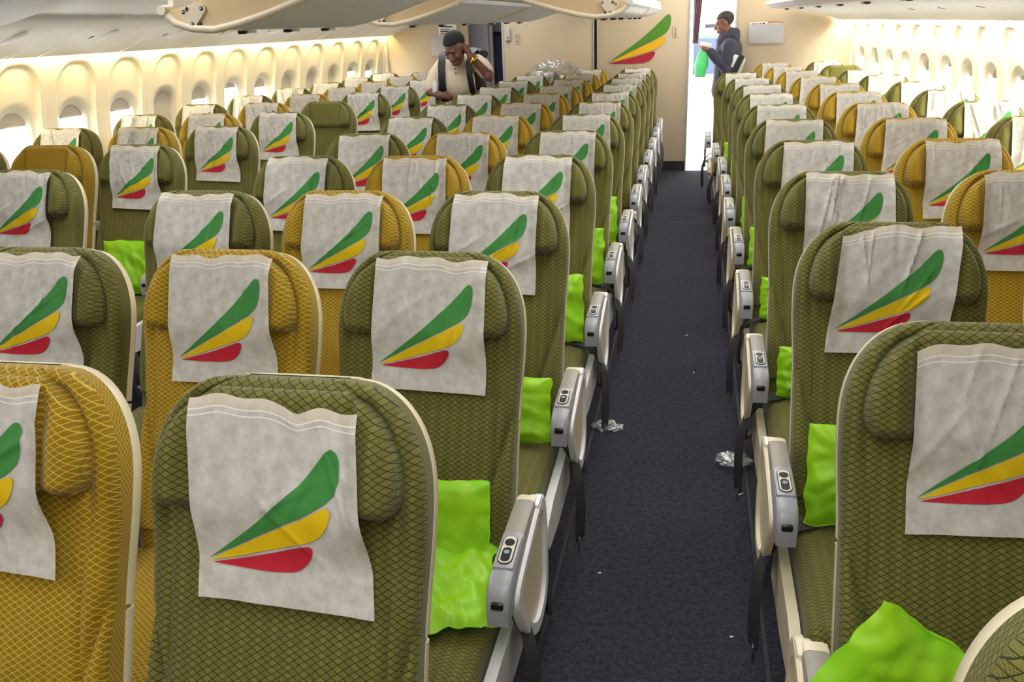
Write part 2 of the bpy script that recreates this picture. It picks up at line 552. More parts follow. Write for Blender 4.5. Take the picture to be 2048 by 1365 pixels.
def make_arm_parts(root, side):
    """aisle-side armrest with its controls; side = +1/-1 is where the aisle lies"""
    ax = side * .272
    mb = MB()
    loft_arm(mb, ax, [(-.295, .668, .05, 1), (-.34, .668, .045, 1), (-.39, .665, .042, 1), (-.425, .661, .042, 1)], .050, 0)
    loft_arm(mb, ax, [(-.425, .662, .043, 1.04), (-.515, .653, .05, 1.06), (-.568, .641, .066, 1.05), (-.592, .625, .066, 1.0), (-.602, .596, .045, .88)], .050, 1)
    loft_arm(mb, ax, [(-.262, .640, .05, .9), (-.270, .664, .06, 1), (-.300, .669, .055, 1.0)], .050, 2)
    # socket slot in the nose
    mb.box((ax, -.592, .600), (.026, .028, .016), 3, .004)
    arm = mb.build('armrest', [M['taupe'], M['grey'], M['cream'], M['black']], root)
    rc = MB()
    z0 = lambda y: .6612 + (y + .425) * .095
    rc.box((ax, -.488, z0(-.488) - .004), (.044, .108, .012), 0, .004, rot=(.09, 0, 0))
    def oval(yc, ln, w, zz, mi, h=.003):
        pts = []
        for k in range(20):
            a = 2 * PI * k / 20
            x = math.cos(a) * w / 2
            y = math.sin(a) * w / 2 + (ln / 2 - w / 2) * (1 if math.sin(a) > 0 else -1)
            pts.append((ax + x, yc + y))
        n = 20
        vs = [(p[0], p[1], z0(p[1]) + zz) for p in pts] + [(p[0], p[1], z0(p[1]) + zz + h) for p in pts]
        rc.add(vs, [[i, (i + 1) % n, n + (i + 1) % n, n + i] for i in range(n)] + [list(range(n, 2 * n))], mi)
    oval(-.488, .090, .032, .0022, 2, .0016)
    oval(-.488, .086, .028, .0026, 1, .0026)
    oval(-.466, .022, .022, .0030, 2, .0034)
    oval(-.505, .044, .020, .0030, 2, .0034)
    oval(-.499, .012, .013, .0046, 0, .0030)
    rc.build('remote_control', [M['grey'], M['ring'], M['black']], arm)
    # outboard side frame and its inset panel
    ox = side * .300
    prof = closed_curve([(-.235, .648), (-.208, .58), (-.202, .48), (-.212, .385), (-.26, .338), (-.35, .338), (-.45, .41), (-.545, .545), (-.545, .590), (-.49, .612), (-.40, .632), (-.30, .652)], 4)
    sf = MB()
    n = len(prof)
    cx = sum(p[0] for p in prof) / n; cz = sum(p[1] for p in prof) / n
    inn = [(cx + (p[0] - cx) * .78, cz + (p[1] - cz) * .80) for p in prof]
    a, b = (ox - side * .012, ox + side * .006)
    rings = [[(a, *p) for p in prof], [(b - side * .005, *p) for p in prof], [(b, cx + (p[0] - cx) * .97, cz + (p[1] - cz) * .97) for p in prof],
             [(b, *p) for p in inn], [(a, *p) for p in inn]]
    rings = [[Vector(q) for q in r] for r in rings]
    sf.grid(rings, close=True, flip=(side > 0))
    sf.box((side * .290, -.28, .645), (.03, .05, .03), 0, .006)
    sf.build('side_frame', M['white'] if side > 0 else M['cream'], arm, smooth=35)
    sp = MB(); sp.prism(inn, 'x', ox - side * .009, ox - side * .004, 0)
    sp.build('side_panel', M['cream'], arm)
    sh = MB()
    sh.prism([(-.36, .30), (-.36, .415), (-.40, .44), (-.70, .43), (-.80, .405), (-.815, .36), (-.78, .32), (-.60, .30)], 'x', side * .243, side * .268)
    sh.build('side_shroud', M['white'] if side > 0 else M['cream'], root, smooth=35)
    bar = MB()
    bar.tube([(side * .25, -.78, .33), (side * .262, -.80, .26), (side * .265, -.80, .16), (side * .262, -.785, .115), (side * .25, -.74, .09), (side * .22, -.66, .085), (side * .12, -.64, .085), (-side * .20, -.64, .085)], .010)
    bar.build('baggage_bar', M['chrome'], root)
    # belt draped over the cushion edge into the aisle
    bl = MB()
    path = [(side * .17, -.37, .478), (side * .225, -.40, .480), (side * .262, -.43, .468), (side * .300, -.46, .43), (side * .316, -.475, .36), (side * .318, -.48, .28), (side * .316, -.482, .20), (side * .314, -.480, .16)]
    bl.ribbon(path, [(0, .024, .0), (0, .024, .0), (0, .024, 0), (side * .004, .024, 0), (side * .010, .022, 0), (side * .012, .020, 0), (side * .012, .019, 0), (side * .010, .018, 0)], .0014)
    blt = bl.build('seat_belt', M['belt'], root)
    bk = MB(); bk.box((side * .314, -.480, .150), (.006, .040, .050), 0, .002); bk.build('buckle', M['buckle'], blt)

def make_mid_arm(root, side=1, up=False):
    ax = side * .2665
    mb = MB()
    if up:
        loft_arm(mb, ax, [(-.30, .65, .05, 1), (-.70, .64, .05, 1)], .04)
    else:
        loft_arm(mb, ax, [(-.250, .615, .05, .8), (-.27, .645, .05, 1), (-.40, .650, .042, 1), (-.62, .645, .042, 1), (-.655, .625, .04, .9)], .040, 0)
    mb.build('armrest', M['taupe'], root)

def make_seat(kind, cfg):
    root = empty('airline_seat')
    fab = M[kind]
    back = make_backrest().build('backrest', fab, root, smooth=60)
    make_headrest().build('headrest', fab, root, smooth=60)
    make_shell().build('back_shell', M['shell'], root)
    make_cushion().build('seat_cushion', fab, root, smooth=60)
    fr = MB(); fr.box((0, -.56, .345), (.46, .46, .05), 0, .01); fr.box((0, -.30, .40), (.44, .06, .10), 0, .01)
    fr.build('seat_frame', M['dark'], root)
    for yy in (-.40, -.70):
        lg = MB()
        lg.tube([(0, yy, .33), (0, yy - .02, .2), (0, yy + .03, .0)], [.018, .016, .022])
        lg.build('leg', M['silver'], root)
    if cfg == 'aisle_plus': make_arm_parts(root, 1)
    elif cfg == 'aisle_minus':
        make_arm_parts(root, -1); make_mid_arm(root, 1)
    else: make_mid_arm(root, 1)
    return root

PROTO = {}
def seat_proto(kind, cfg):
    k = (kind, cfg)
    if k in PROTO: return copy_tree(PROTO[k])
    PROTO[k] = make_seat(kind, cfg)
    return PROTO[k]

# ------------------------------------------------------------------ headrest covers
G = [[(0.057, 0.806), (0.211, 0.703), (0.354, 0.604), (0.495, 0.496), (0.646, 0.362), (0.753, 0.255), (0.806, 0.202), (0.837, 0.186), (0.863, 0.199), (0.876, 0.247), (0.868, 0.326)], [(0.057, 0.806), (0.21, 0.734), (0.351, 0.666), (0.491, 0.602), (0.641, 0.529), (0.748, 0.474), (0.801, 0.439), (0.844, 0.391), (0.868, 0.326)]]
Y = [[(0.062, 0.815), (0.209, 0.743), (0.35, 0.676), (0.491, 0.612), (0.641, 0.541), (0.737, 0.492), (0.779, 0.477), (0.802, 0.485), (0.805, 0.511), (0.79, 0.552)], [(0.062, 0.815), (0.207, 0.785), (0.347, 0.746), (0.53, 0.696), (0.658, 0.657), (0.717, 0.631), (0.76, 0.594), (0.79, 0.552)]]
R = [[(0.079, 0.824), (0.26, 0.784), (0.422, 0.743), (0.572, 0.7), (0.642, 0.68), (0.671, 0.685), (0.675, 0.709), (0.656, 0.746)], [(0.079, 0.824), (0.152, 0.828), (0.258, 0.832), (0.418, 0.833), (0.525, 0.826), (0.579, 0.813), (0.623, 0.782), (0.656, 0.746)]]
def resample(c, n):
    # smooth (Catmull-Rom) then even arc length
    q = [c[0]] + list(c) + [c[-1]]
    fine = []
    for i in range(1, len(q) - 2):
        p0, p1, p2, p3 = q[i - 1], q[i], q[i + 1], q[i + 2]
        for k in range(8):
            t = k / 8
            fine.append(tuple(.5 * ((2 * p1[d]) + (-p0[d] + p2[d]) * t + (2 * p0[d] - 5 * p1[d] + 4 * p2[d] - p3[d]) * t * t + (-p0[d] + 3 * p1[d] - 3 * p2[d] + p3[d]) * t ** 3) for d in (0, 1)))
    fine.append(c[-1])
    L = [0]
    for a, b in zip(fine, fine[1:]): L.append(L[-1] + math.dist(a, b))
    out = []; k = 0
    for i in range(n + 1):
        d = L[-1] * i / n
        while k < len(L) - 2 and L[k + 1] < d: k += 1
        t = (d - L[k]) / max(1e-9, L[k + 1] - L[k])
        out.append(tuple(fine[k][z] + (fine[k + 1][z] - fine[k][z]) * t for z in (0, 1)))
    return out
FEATHERS = [(resample(a, 60), resample(b, 60)) for a, b in (G, Y, R)]
def feather_grid(k, nx=20):
    a, b = FEATHERS[k]
    return [[(p[0] + (q[0] - p[0]) * j / nx, p[1] + (q[1] - p[1]) * j / nx) for j in range(nx + 1)] for p, q in zip(a, b)]

CW, CL, CTOP = .290, .318, .757
def cover_surface(seed, tilt=0.0, wr=1.0, lift=0.0, skew=0.0, shift=0.010, drop=0.0, hem=lambda u: 0.0):
    rng = random.Random(seed * 17 + 3)
    lines = []
    for k in range(rng.randint(4, 6)):
        u0 = rng.uniform(.1, .9); ang = rng.uniform(-.35, .35)
        lines.append((u0, ang, rng.uniform(.009, .020), rng.uniform(.0025, .0065) * rng.choice((1, 1, -1)), rng.uniform(.35, .95)))
    diag = [(rng.uniform(.2, .8), rng.uniform(.25, .7), rng.uniform(.4, 2.6), rng.uniform(.012, .03), rng.uniform(.002, .005)) for k in range(3)]
    bow = rng.uniform(-.006, .008); cl, cr = rng.uniform(0, .018), rng.uniform(0, .020)
    ph = rng.uniform(0, 6)
    def S(u, v):
        x = (u - .5) * CW * (.965 + .035 * v) + skew * v + shift
        s = CTOP - drop - v * CL + bow * math.sin(PI * u) * (1 - v)
        # ragged upper hem
        s += (.004 * math.sin(u * 9 + ph) + .003 * math.sin(u * 21 + ph * 2)) * (1 - v) ** 3 + hem(u) * (1 - v) ** 2
        ct, st = math.cos(tilt), math.sin(tilt)
        dx, ds = x, s - (CTOP - .03)
        x, s = dx * ct - ds * st, (CTOP - .03) + dx * st + ds * ct
        a = abs(x)
        pn = .036 + .97 * n_wing(a + .006, min(s, .66)) * sstep(.77, .70, s)
        bn = .010 + .020 * math.exp(-((s - .20) / .16) ** 2)
        t = sstep(.48, .59, s)
        n = bn + (pn - bn) * t + .007
        n -= .008 * sstep(.735, .775, s)
        w = 0
        for u0, an, wd, am, ext in lines:
            d = (u - u0 - an * v)
            w += am * math.exp(-(d / wd) ** 2) * sstep(0, .06, v) * sstep(ext, ext * .4, v)
        for a0, b0, g, wd, am in diag:
            d = ((u - a0) * math.sin(g) + (v - b0) * math.cos(g))
            along = (u - a0) * math.cos(g) - (v - b0) * math.sin(g)
            w += am * math.exp(-(d / wd) ** 2) * math.exp(-(along / .25) ** 2)
        w += .0045 * noise.noise(Vector((u * 2.6, v * 2.6, seed * 5.3))) + .0018 * noise.noise(Vector((u * 8, v * 8, seed * 2.3)))
        n += (w + .001) * wr + lift * v * v
        n += cl * max(0, 1 - u / .25) ** 2 * sstep(.6, 1, v) + cr * max(0, 1 - (1 - u) / .25) ** 2 * sstep(.6, 1, v)
        n = max(n, bn + (pn - bn) * t + .0080 - .008 * sstep(.735, .775, s))
        return bmap(x, s, n)
    return S
def cover_mesh(seed, **kw):
    S = cover_surface(seed, **kw)
    mb = MB()
    nu, nv = 56, 64
    GP = [[S(i / nu, j / nv) for i in range(nu + 1)] for j in range(nv + 1)]
    def SI(u, v):
        a, b = u * nu, v * nv
        i, j = min(int(a), nu - 1), min(int(b), nv - 1)
        a -= i; b -= j
        return (GP[j][i] * (1 - a) + GP[j][i + 1] * a) * (1 - b) + (GP[j + 1][i] * (1 - a) + GP[j + 1][i + 1] * a) * b
    mb.grid(GP,
            [[(i / nu, j / nv) for i in range(nu + 1)] for j in range(nv + 1)], 0)
    for k in range(3):
        g = feather_grid(k)
        P = [[SI(u, v) + NN * .0020 for u, v in r] for r in g]
        mb.grid(P, g, k + 1, flip=False)
    me = mb.mesh('headrest_cover', 60)
    for m in ('cover', 'pgreen', 'pyellow', 'pred'): me.materials.append(M[m])
    return me
NCOV = 12
COVER_FRONT = cover_mesh(77, tilt=-.045, wr=.9, skew=.036, shift=.003, drop=.011, hem=lambda u: -.010 * sstep(.55, .66, u) + .006 * math.exp(-((u - .78) / .10) ** 2))
COVER_SUN = cover_mesh(79, tilt=.045, wr=1.5, skew=-.012, drop=.022)
COVER_ROW = cover_mesh(80, tilt=-.02, wr=1.5, skew=.004, shift=.020)
COVER_LEFT = cover_mesh(81, tilt=-.03, wr=1.2, skew=.035, shift=-.012)
COVER_FOLD = cover_mesh(78, tilt=.02, wr=1.9, skew=-.034, hem=lambda u: -.014 * sstep(.36, .22, u))
COVERS = [cover_mesh(i, tilt=random.Random(i).uniform(-.035, .035), wr=random.Random(i + 50).uniform(.8, 1.9), skew=random.Random(i + 90).uniform(-.012, .012), shift=random.Random(i + 130).uniform(0, .020)) for i in range(NCOV)]
COVER_WIND = [cover_mesh(40 + i, tilt=random.Random(40 + i).uniform(-.04, .05), wr=2.3, skew=.01 * (i - 1)) for i in range(4)]

# ------------------------------------------------------------------ rows of seats
ROW = .8128
OFF = {'C': 1.1612, 'R': 1.5355, 'L': 3.2469}
CX = {'C1': -1.682, 'C2': -1.1481, 'C3': -.6126, 'R1': .5209, 'R2': 1.0926, 'R3': 1.6703, 'L1': -3.8536, 'L2': -3.3204, 'L3': -2.7861}
ORD = ['first', 'second', 'third', 'fourth', 'fifth', 'sixth', 'seventh', 'eighth', 'ninth', 'tenth', 'eleventh', 'twelfth', 'thirteenth']
BLOCK = {'C': 'the centre block', 'R': 'the sunlit-wall block', 'L': 'the yellow-lit-wall block'}
COLN = {'1': 'inner', '2': 'middle', '3': 'outer'}
ROWS = {'C1': range(1, 12), 'C2': range(0, 12), 'C3': range(0, 12), 'R1': range(-1, 10), 'R2': range(1, 12), 'R3': range(4, 12),
        'L1': range(1, 10), 'L2': range(1, 10), 'L3': range(0, 10)}
POS = {'C1': 'far-aisle', 'C2': 'middle', 'C3': 'aisle', 'R1': 'aisle', 'R2': 'middle', 'R3': 'window', 'L1': 'window', 'L2': 'middle', 'L3': 'aisle'}
BARE = {('L2', 1), ('L3', 4), ('R3', 10)}
DX = {}   # fuselage narrows towards the tail
def taper(block, y):
    t = max(0.0, y - 7.6)
    return -.062 * t if block == 'R' else (.036 * t if block == 'L' else 0.0)
SEATPOS = {}; SEATS = {}
rnd = random.Random(21)
for c, rows in ROWS.items():
    kind = 'mustard' if c[1] == '2' else 'olive'
    cfg = 'aisle_plus' if c in ('C3', 'L3') else ('aisle_minus' if c == 'R1' else 'mid')
    for i, r in enumerate(rows):
        y = OFF[c[0]] + r * ROW + rnd.uniform(-.012, .012)
        if r == -1: y += .05
        if r == 0 and c[0] in 'CR': y += .032
        x = CX[c] + taper(c[0], y) - (.015 if r == -1 else 0)
        if c[0] == 'R' and r >= 8: x += {'R1': 0, 'R2': -.02, 'R3': -.05}[c]
        o = seat_proto(kind, cfg)
        rz = rnd.uniform(-.012, .012)
        o.location = (x, y, 0); o.rotation_euler = (0, 0, rz)
        SEATPOS[(c, r)] = (x, y, rz); SEATS[(c, r)] = o
        bare = (c, r) in BARE
        tag(o, '%s %s %s seat%s in %s, counted from the camera' % (ORD[i], 'mustard yellow' if kind == 'mustard' else 'olive green', POS[c], ' with bare headrest' if bare else '', BLOCK[c[0]]),
            'seat', 'airline seats in ' + BLOCK[c[0]])
        if not bare:
            pool = COVER_WIND if (c[0] != 'C' and rnd.random() < .5) else COVERS
            if (c, r) == ('C3', 0): me = COVER_FRONT
            elif (c, r) == ('R1', 1): me = COVER_FOLD
            elif (c, r) == ('R1', 0): me = COVER_SUN
            elif (c, r) == ('C3', 1): me = COVER_ROW
            elif (c, r) == ('C2', 0): me = COVER_LEFT
            else: me = rnd.choice(pool)
            h = linked('headrest_cover', me, loc=(x, y, 0), rot=(0, 0, rz))
            tag(h, 'white headrest cover with wing print on %s %s seat of %s' % (ORD[i], POS[c], BLOCK[c[0]]),
                'headrest cover', 'headrest covers in ' + BLOCK[c[0]])
def swing_arm(c, r, ang, pivot=(-.27, .63), drop=0.0):
    for o in [q for q in SEATS[(c, r)].children if q.name.startswith('armrest')][:1]:
        Rm = Matrix.Rotation(ang, 4, 'X'); pv = Vector((0, pivot[0], pivot[1]))
        o.rotation_euler = (ang, 0, 0); o.location = pv - (Rm @ pv) + Vector((0, 0, -drop))
swing_arm('L3', 3, -1.22)
swing_arm('C2', 0, -1.15, drop=.17)

# ------------------------------------------------------------------ lime packs on the seats
def crumple_pack(seed, w, h, th, amp=.012, ragged=.01):
    mb = MB()
    nx, ny = 40, 36
    def surf(i, j, side):
        u, v = i / nx, j / ny
        x = (u - .5) * w; z = v * h
        e = min(u, 1 - u, v, 1 - v)
        puff = th / 2 * (1 - (1 - min(1, e / .22)) ** 2.2)
        p = Vector((x * 6, z * 6, seed * 4.7))
        k = noise.noise(p) * amp + abs(noise.noise(p * 1.7)) * amp * 1.2 - abs(noise.noise(p * 3.3 + Vector((3, 1, 7)))) * amp * .7 + abs(noise.noise(Vector((x * 22 + z * 9, z * 5 - x * 4, seed)))) * amp * .55
        y = side * puff + k * (1 if side < 0 else .6)
        rr = ragged * noise.noise(Vector((u * 5, v * 5, seed + 9)))
        return Vector((x + rr * (abs(u - .5) * 2) ** 3, y, z + rr * 1.4 * (abs(v - .5) * 2) ** 3))
    for sd in (-1, 1):
        mb.grid([[surf(i, j, sd) for i in range(nx + 1)] for j in range(ny + 1)], flip=(sd > 0))
    me = mb.mesh('blanket_pack', 48)
    me.materials.append(M['lime'])
    return me
PK = [crumple_pack(i, .30, .27, .05, .016) for i in range(4)]
PKL = crumple_pack(9, .30, .34, .07, .026, .02)
PKS = crumple_pack(15, .31, .20, .04, .020)
PKF = crumple_pack(12, .31, .235, .035, .012)
PKT = crumple_pack(14, .31, .20, .045, .016)
def place_pack(me, c, r, dx, dy, z, rx, rz, label, ry=0.0, sz=1.0):
    x, y, _ = SEATPOS[(c, r)]
    o = linked('blanket_pack', me, loc=(x + dx, y + dy, z), rot=(rx, ry, rz))
    o.scale = (1, 1, sz)
    tag(o, label, 'blanket pack', 'lime green blanket packs on the seats')
LEAN = -math.atan(SL) 
place_pack(PKF, 'C3', 1, .035, -.385, .487, LEAN * .9, .03, 'lime green pack standing upright behind the first aisle seat of the centre block')
place_pack(PKL, 'C3', 1, .105, -.585, .505, -1.42, .25, 'crumpled lime green pack lying flat beside the centre block armrest')
for r, nm in ((2, 'second'), (3, 'third'), (4, 'fourth'), (5, 'fifth')):
    place_pack(PKT if r == 2 else PK[r % 4], 'C3', r, .07, -.47 if r == 2 else -.40, .487, LEAN * .9, .08, 'lime green pack behind the %s aisle seat of the centre block' % nm)
place_pack(PKS, 'R1', 0, -.199, -.45, .622, -.15, .0, 'lime green pack tilted on its corner beside the armrest of the sunlit-wall block', ry=.61)
for r, nm in ((1, 'second'), (2, 'third'), (3, 'fourth'), (4, 'fifth'), (5, 'sixth'), (7, 'eighth'), (8, 'ninth')):
    place_pack(PK[(r + 1) % 4], 'R1', r, -.055, -.400, .487, LEAN * .9, -.05, 'lime green pack behind the %s aisle seat along the sunlit wall' % nm, sz={1: .95, 2: .62, 3: .65}.get(r, .75))
place_pack(PK[0], 'L3', 1, .04, -.385, .487, LEAN * .9, .1, 'lime green pack on the second aisle seat along the yellow-lit wall')
place_pack(PK[2], 'C2', 0, -.02, -.40, .487, LEAN * .9, .1, 'lime green pack on the first mustard seat of the centre block')
place_pack(PK[1], 'C1', 1, .10, -.385, .487, LEAN * .9, .0, 'lime green pack on the first far-aisle seat of the centre block')

#%%PART2
# ------------------------------------------------------------------ cabin shell
def struct(o):
    o['kind'] = 'structure'; return o
def simple(name, c, d, mat, bev=0.0):
    mb = MB(); mb.box(c, d, 0, bev); return struct(mb.build(name, mat))
struct((lambda mb: (mb.box((-1.1, 4.55, -.03), (6.4, 11.6, .06)), mb.build('floor', M['carpet']))[1])(MB()))
simple('floor_aft', (-1.1, 12.4, -.031), (6.4, 4.1, .06), M['vinyl'])
for i, (x, w) in enumerate(((-.375, .012), (.262, .012))):
    simple('trim_%d' % (i + 1), (x, 5.7, .002), (w, 9.2, .006), M['dark'])
simple('trim_3', (-.05, 7.55, .001), (.66, .012, .004), M['dark'])

def wall_x(side, z, y):
    if side < 0:
        b = -4.17 + .05 * max(0, z - 1.05) ** 1.6 * 6.0 + .10 * max(0, .6 - z) ** 2
        return b + taper('L', y)
    b = 2.02 - .05 * max(0, z - 1.05) ** 1.6 * 6.0 - .10 * max(0, .6 - z) ** 2
    return b + taper('R', y)
def rr(px, pz, hx, hz, r):
    qx, qz = abs(px) - hx + r, abs(pz) - hz + r
    return math.hypot(max(qx, 0), max(qz, 0)) + min(max(qx, qz), 0) - r
WP = .552
WL = [4.80 + WP * k for k in range(-1, 12)]
WR = [10.55 - WP * k for k in range(0, 12)]
PZ, PHX, PHZ, PR = 1.075, .140, .212, .125     # pane
def sidewall(side, ys, y0, y1, name):
    dy = WP / 40
    n = int((y1 - y0) / dy)
    zs = [i * 1.66 / 92 for i in range(93)]
    def near(y): return min(ys, key=lambda q: abs(q - y))
    V = []; F = []
    m = len(zs)
    for i in range(n + 1):
        y = y0 + dy * i; yc = near(y)
        for z in zs:
            d = rr(y - yc, z - 1.135, .195, .435, .18)
            rec = .026 * sstep(.008, -.014, d)
            dw = rr(y - yc, z - PZ, PHX + .03, PHZ + .03, PR + .03)
            rec += .020 * sstep(.016, -.02, dw)
            # panel joint between every second bay
            k = (y - ys[0]) / WP
            j = abs(((k + .5) / 2 - round((k + .5) / 2)) * 2 * WP)
            rec += .008 * math.exp(-(j / .008) ** 2)
            V.append((wall_x(side, z, y) + side * rec, y, z))
    mb = MB()
    for i in range(n):
        y = y0 + dy * (i + .5); yc = near(y)
        for j in range(m - 1):
            z = (zs[j] + zs[j + 1]) / 2
            if rr(y - yc, z - PZ, PHX, PHZ, PR) < .014: continue
            q = [i * m + j, (i + 1) * m + j, (i + 1) * m + j + 1, i * m + j + 1]
            F.append(q if side > 0 else q[::-1])
    mb.add(V, F)
    return struct(mb.build(name, M['wallcream'], smooth=50))
sidewall(-1, WL, 3.0, 11.25, 'wall_shaded_side')
sidewall(1, WR, 3.6, 11.0, 'wall_sunlit_side')

def oval_pts(hx, hz, r, n=40):
    out = []
    for k in range(n):
        a = 2 * PI * k / n
        d = (math.cos(a), math.sin(a))
        t = .5
        lo, hi = 0, 1.0
        for _ in range(24):
            mid = (lo + hi) / 2
            if rr(d[0] * mid, d[1] * mid, hx, hz, r) < 0: lo = mid
            else: hi = mid
        out.append((d[0] * lo, d[1] * lo))
    return out
def window(i, side, y, shade):
    xw = wall_x(side, PZ, y)
    sl = (wall_x(side, PZ + .1, y) - wall_x(side, PZ - .1, y)) / .2
    root = empty('window_%d' % i, (xw, y, PZ)); root['kind'] = 'structure'
    def pt(p, off): return (side * off + wall_x(side, PZ + p[1], y) - xw, p[0], p[1])
    fr = MB()
    rings = [oval_pts(PHX + .032, PHZ + .032, PR + .03), oval_pts(PHX + .028, PHZ + .028, PR + .028), oval_pts(PHX + .004, PHZ + .004, PR + .004), oval_pts(PHX - .014, PHZ - .014, PR - .014)]
    offs = [.056, .036, .044, .115]
    fr.grid([[pt(p, o) for p in r] for r, o in zip(rings, offs)], close=True, flip=(side < 0))
    fr.build('window_bezel', M['winframe'], root, smooth=70)
    pn = MB()
    o = oval_pts(PHX - .010, PHZ - .010, PR - .010)
    pn.add([pt(p, .112) for p in o], [list(range(len(o)))])
    pn.build('pane', M['glass'], root)
    if shade > 0:
        sh = MB(); zlo = PHZ - shade * 2 * PHZ
        o2 = [(p[0], max(p[1], zlo)) for p in oval_pts(PHX - .002, PHZ - .002, PR)]
        n = len(o2)
        vs = [pt(p, .070) for p in o2] + [pt(p, .074) for p in o2]
        sh.add(vs, [list(range(n)), list(range(2 * n - 1, n - 1, -1))] + [[a, (a + 1) % n, n + (a + 1) % n, n + a] for a in range(n)])
        if shade < .95: sh.box((side * .068 + wall_x(side, PZ + zlo, y) - xw, 0, zlo + .008), (.010, .12, .012), 0, .003)
        sh.build('window_shade', M['shade'], root)
shL = [.1, .22, .20, .22, 1.0, .25, .12, .2, .42, .45, .5, .15, .2]
for i, y in enumerate(WL): window(i + 1, -1, y, shL[i])
for i, y in enumerate(WR): window(i + 20, 1, y, [.2, .3, .15, .1, .25, .1, .2, .15, .1, .2, .1, .2][i])

# plain cabin lining beyond the picture and above the bins
simple('wall_front', (-1.1, -1.25, 1.2), (6.4, .06, 2.4), M['bulk'])
simple('wall_shaded_front', (-4.22, .9, 1.2), (.06, 4.3, 2.4), M['wallcream'])
simple('wall_sunlit_front', (2.07, 1.2, 1.2), (.06, 4.9, 2.4), M['wallcream'])
simple('wall_shaded_upper', (-4.20, 7.1, 2.04), (.05, 8.4, .76), M['wallcream'])
simple('wall_sunlit_upper', (2.05, 7.3, 2.04), (.05, 7.5, .76), M['wallcream'])
simple('wall_shaded_aft', (-4.20, 12.6, 1.2), (.05, 2.7, 2.4), M['exterior'])
simple('wall_sunlit_aft', (2.05, 13.4, 1.2), (.05, 1.1, 2.4), M['exterior'])
# ceiling over everything
simple('ceiling', (-1.1, 6.35, 2.42), (6.4, 15.3, .05), M['ceil'])
# bulkheads
def bulk(name, x0, x1, y, z0=0, z1=2.4, mat='bulk', th=.05):
    return simple(name, ((x0 + x1) / 2, y + th / 2, (z0 + z1) / 2), (x1 - x0, th, z1 - z0), M[mat], .008)
bulk('wall_bulkhead_centre', -2.20, -1.122, 10.36)
bulk('wall_bulkhead_aisle', -1.088, -.055, 10.36)
bulk('wall_bulkhead_shaded_side', -4.12, -2.83, 11.26)
bulk('wall_bulkhead_sunlit_side', .485, 1.98, 10.99)
simple('trim_4', (-1.105, 10.392, 1.2), (.036, .03, 2.38), M['darkgap'])
simple('trim_5', (-1.128, 10.356, 1.2), (.014, .016, 2.38), M['silver'], .004)
simple('trim_6', (-1.082, 10.356, 1.2), (.014, .016, 2.38), M['silver'], .004)
simple('trim_7', (-.052, 10.385, 1.2), (.022, .075, 2.4), M['silver'], .006)
simple('trim_8', (.478, 11.01, 1.2), (.020, .075, 2.4), M['silver'], .006)
simple('baseboard_centre', (-.56, 10.350, .055), (1.01, .014, .11), M['dark'])
simple('trim_9', (-2.195, 10.385, 1.2), (.02, .075, 2.4), M['silver'], .005)
# return trims where bulkheads meet the sidewall
simple('trim_10', (1.815, 10.97, .9), (.07, .05, 1.56), M['white'], .01)
simple('trim_11', (-3.975, 11.24, .9), (.10, .05, 1.56), M['silver'], .01)
# aft galley space
simple('wall_aft', (-1.1, 13.9, 1.2), (6.4, .06, 2.4), M['exterior'])
bulk('wall_lavatory', -3.2, -2.61, 11.62, mat='lavender')
simple('door_1', (-2.78, 11.60, 1.02), (.27, .03, 1.98), M['lavender'], .006)
simple('trim_13', (-2.60, 11.60, 1.2), (.03, .08, 2.38), M['silver'], .008)
bulk('wall_galley', -2.72, -1.2, 12.0, mat='lavender')
simple('wall_light_block', (-1.2, 12.0, 1.2), (.05, 3.2, 2.4), M['exterior'])  # unseen partition, added to keep the door daylight off the lavatory side
cc = empty('cabin_curtain', (-2.44, 11.9, 0))
mb = MB(); mb.grid([[(-.24 + .48 * j / 30, .02 * math.sin(j * 1.1), .25 + 1.30 * i) for j in range(31)] for i in range(2)]); mb.build('cloth', M['navy'], cc, smooth=80)
mb = MB(); mb.box((0, 0, 1.58), (.50, .03, .06), 0, .008); mb.build('rail', M['darkgap'], cc)
tag(cc, 'dark blue curtain hanging in the narrow opening beside the centre bulkhead', 'curtain')

# ------------------------------------------------------------------ service panels and cove lamps
def sweep(mb, sec, y0, y1, th, mi=0, fx=None, ny=6):
    """plate following the (x,z) line sec, from y0 to y1"""
    P0, P1 = [], []
    n = len(sec)
    nrm = []
    for i in range(n):
        a = Vector(sec[max(i - 1, 0)]); b = Vector(sec[min(i + 1, n - 1)])
        t = (b - a).normalized(); nrm.append(Vector((-t.y, t.x)))
    def row(y):
        d = fx(y) if fx else 0
        lo = [(p[0] + d, y, p[1]) for p in sec]
        hi = [(p[0] + d + q.x * th, y, p[1] + q.y * th) for p, q in zip(sec, nrm)]
        return lo + hi[::-1]
    rows = [row(y0 + (y1 - y0) * i / ny) for i in range(ny + 1)]
    mb.grid(rows, mi=mi, close=True)
    m = 2 * n
    for r, fl in ((rows[0], True), (rows[-1], False)):
        for i in range(n - 1):
            q = [r[i], r[i + 1], r[m - 2 - i], r[m - 1 - i]]
            mb.add(q, [[3, 2, 1, 0] if fl else [0, 1, 2, 3]], mi)
SECL = [(-3.985, 1.612), (-3.90, 1.640), (-3.78, 1.690), (-3.64, 1.745), (-3.54, 1.790), (-3.515, 1.812)]
SECR = [(1.30, 1.760), (1.36, 1.738), (1.48, 1.712), (1.60, 1.685), (1.72, 1.655), (1.825, 1.612)]
UNIT = .8128
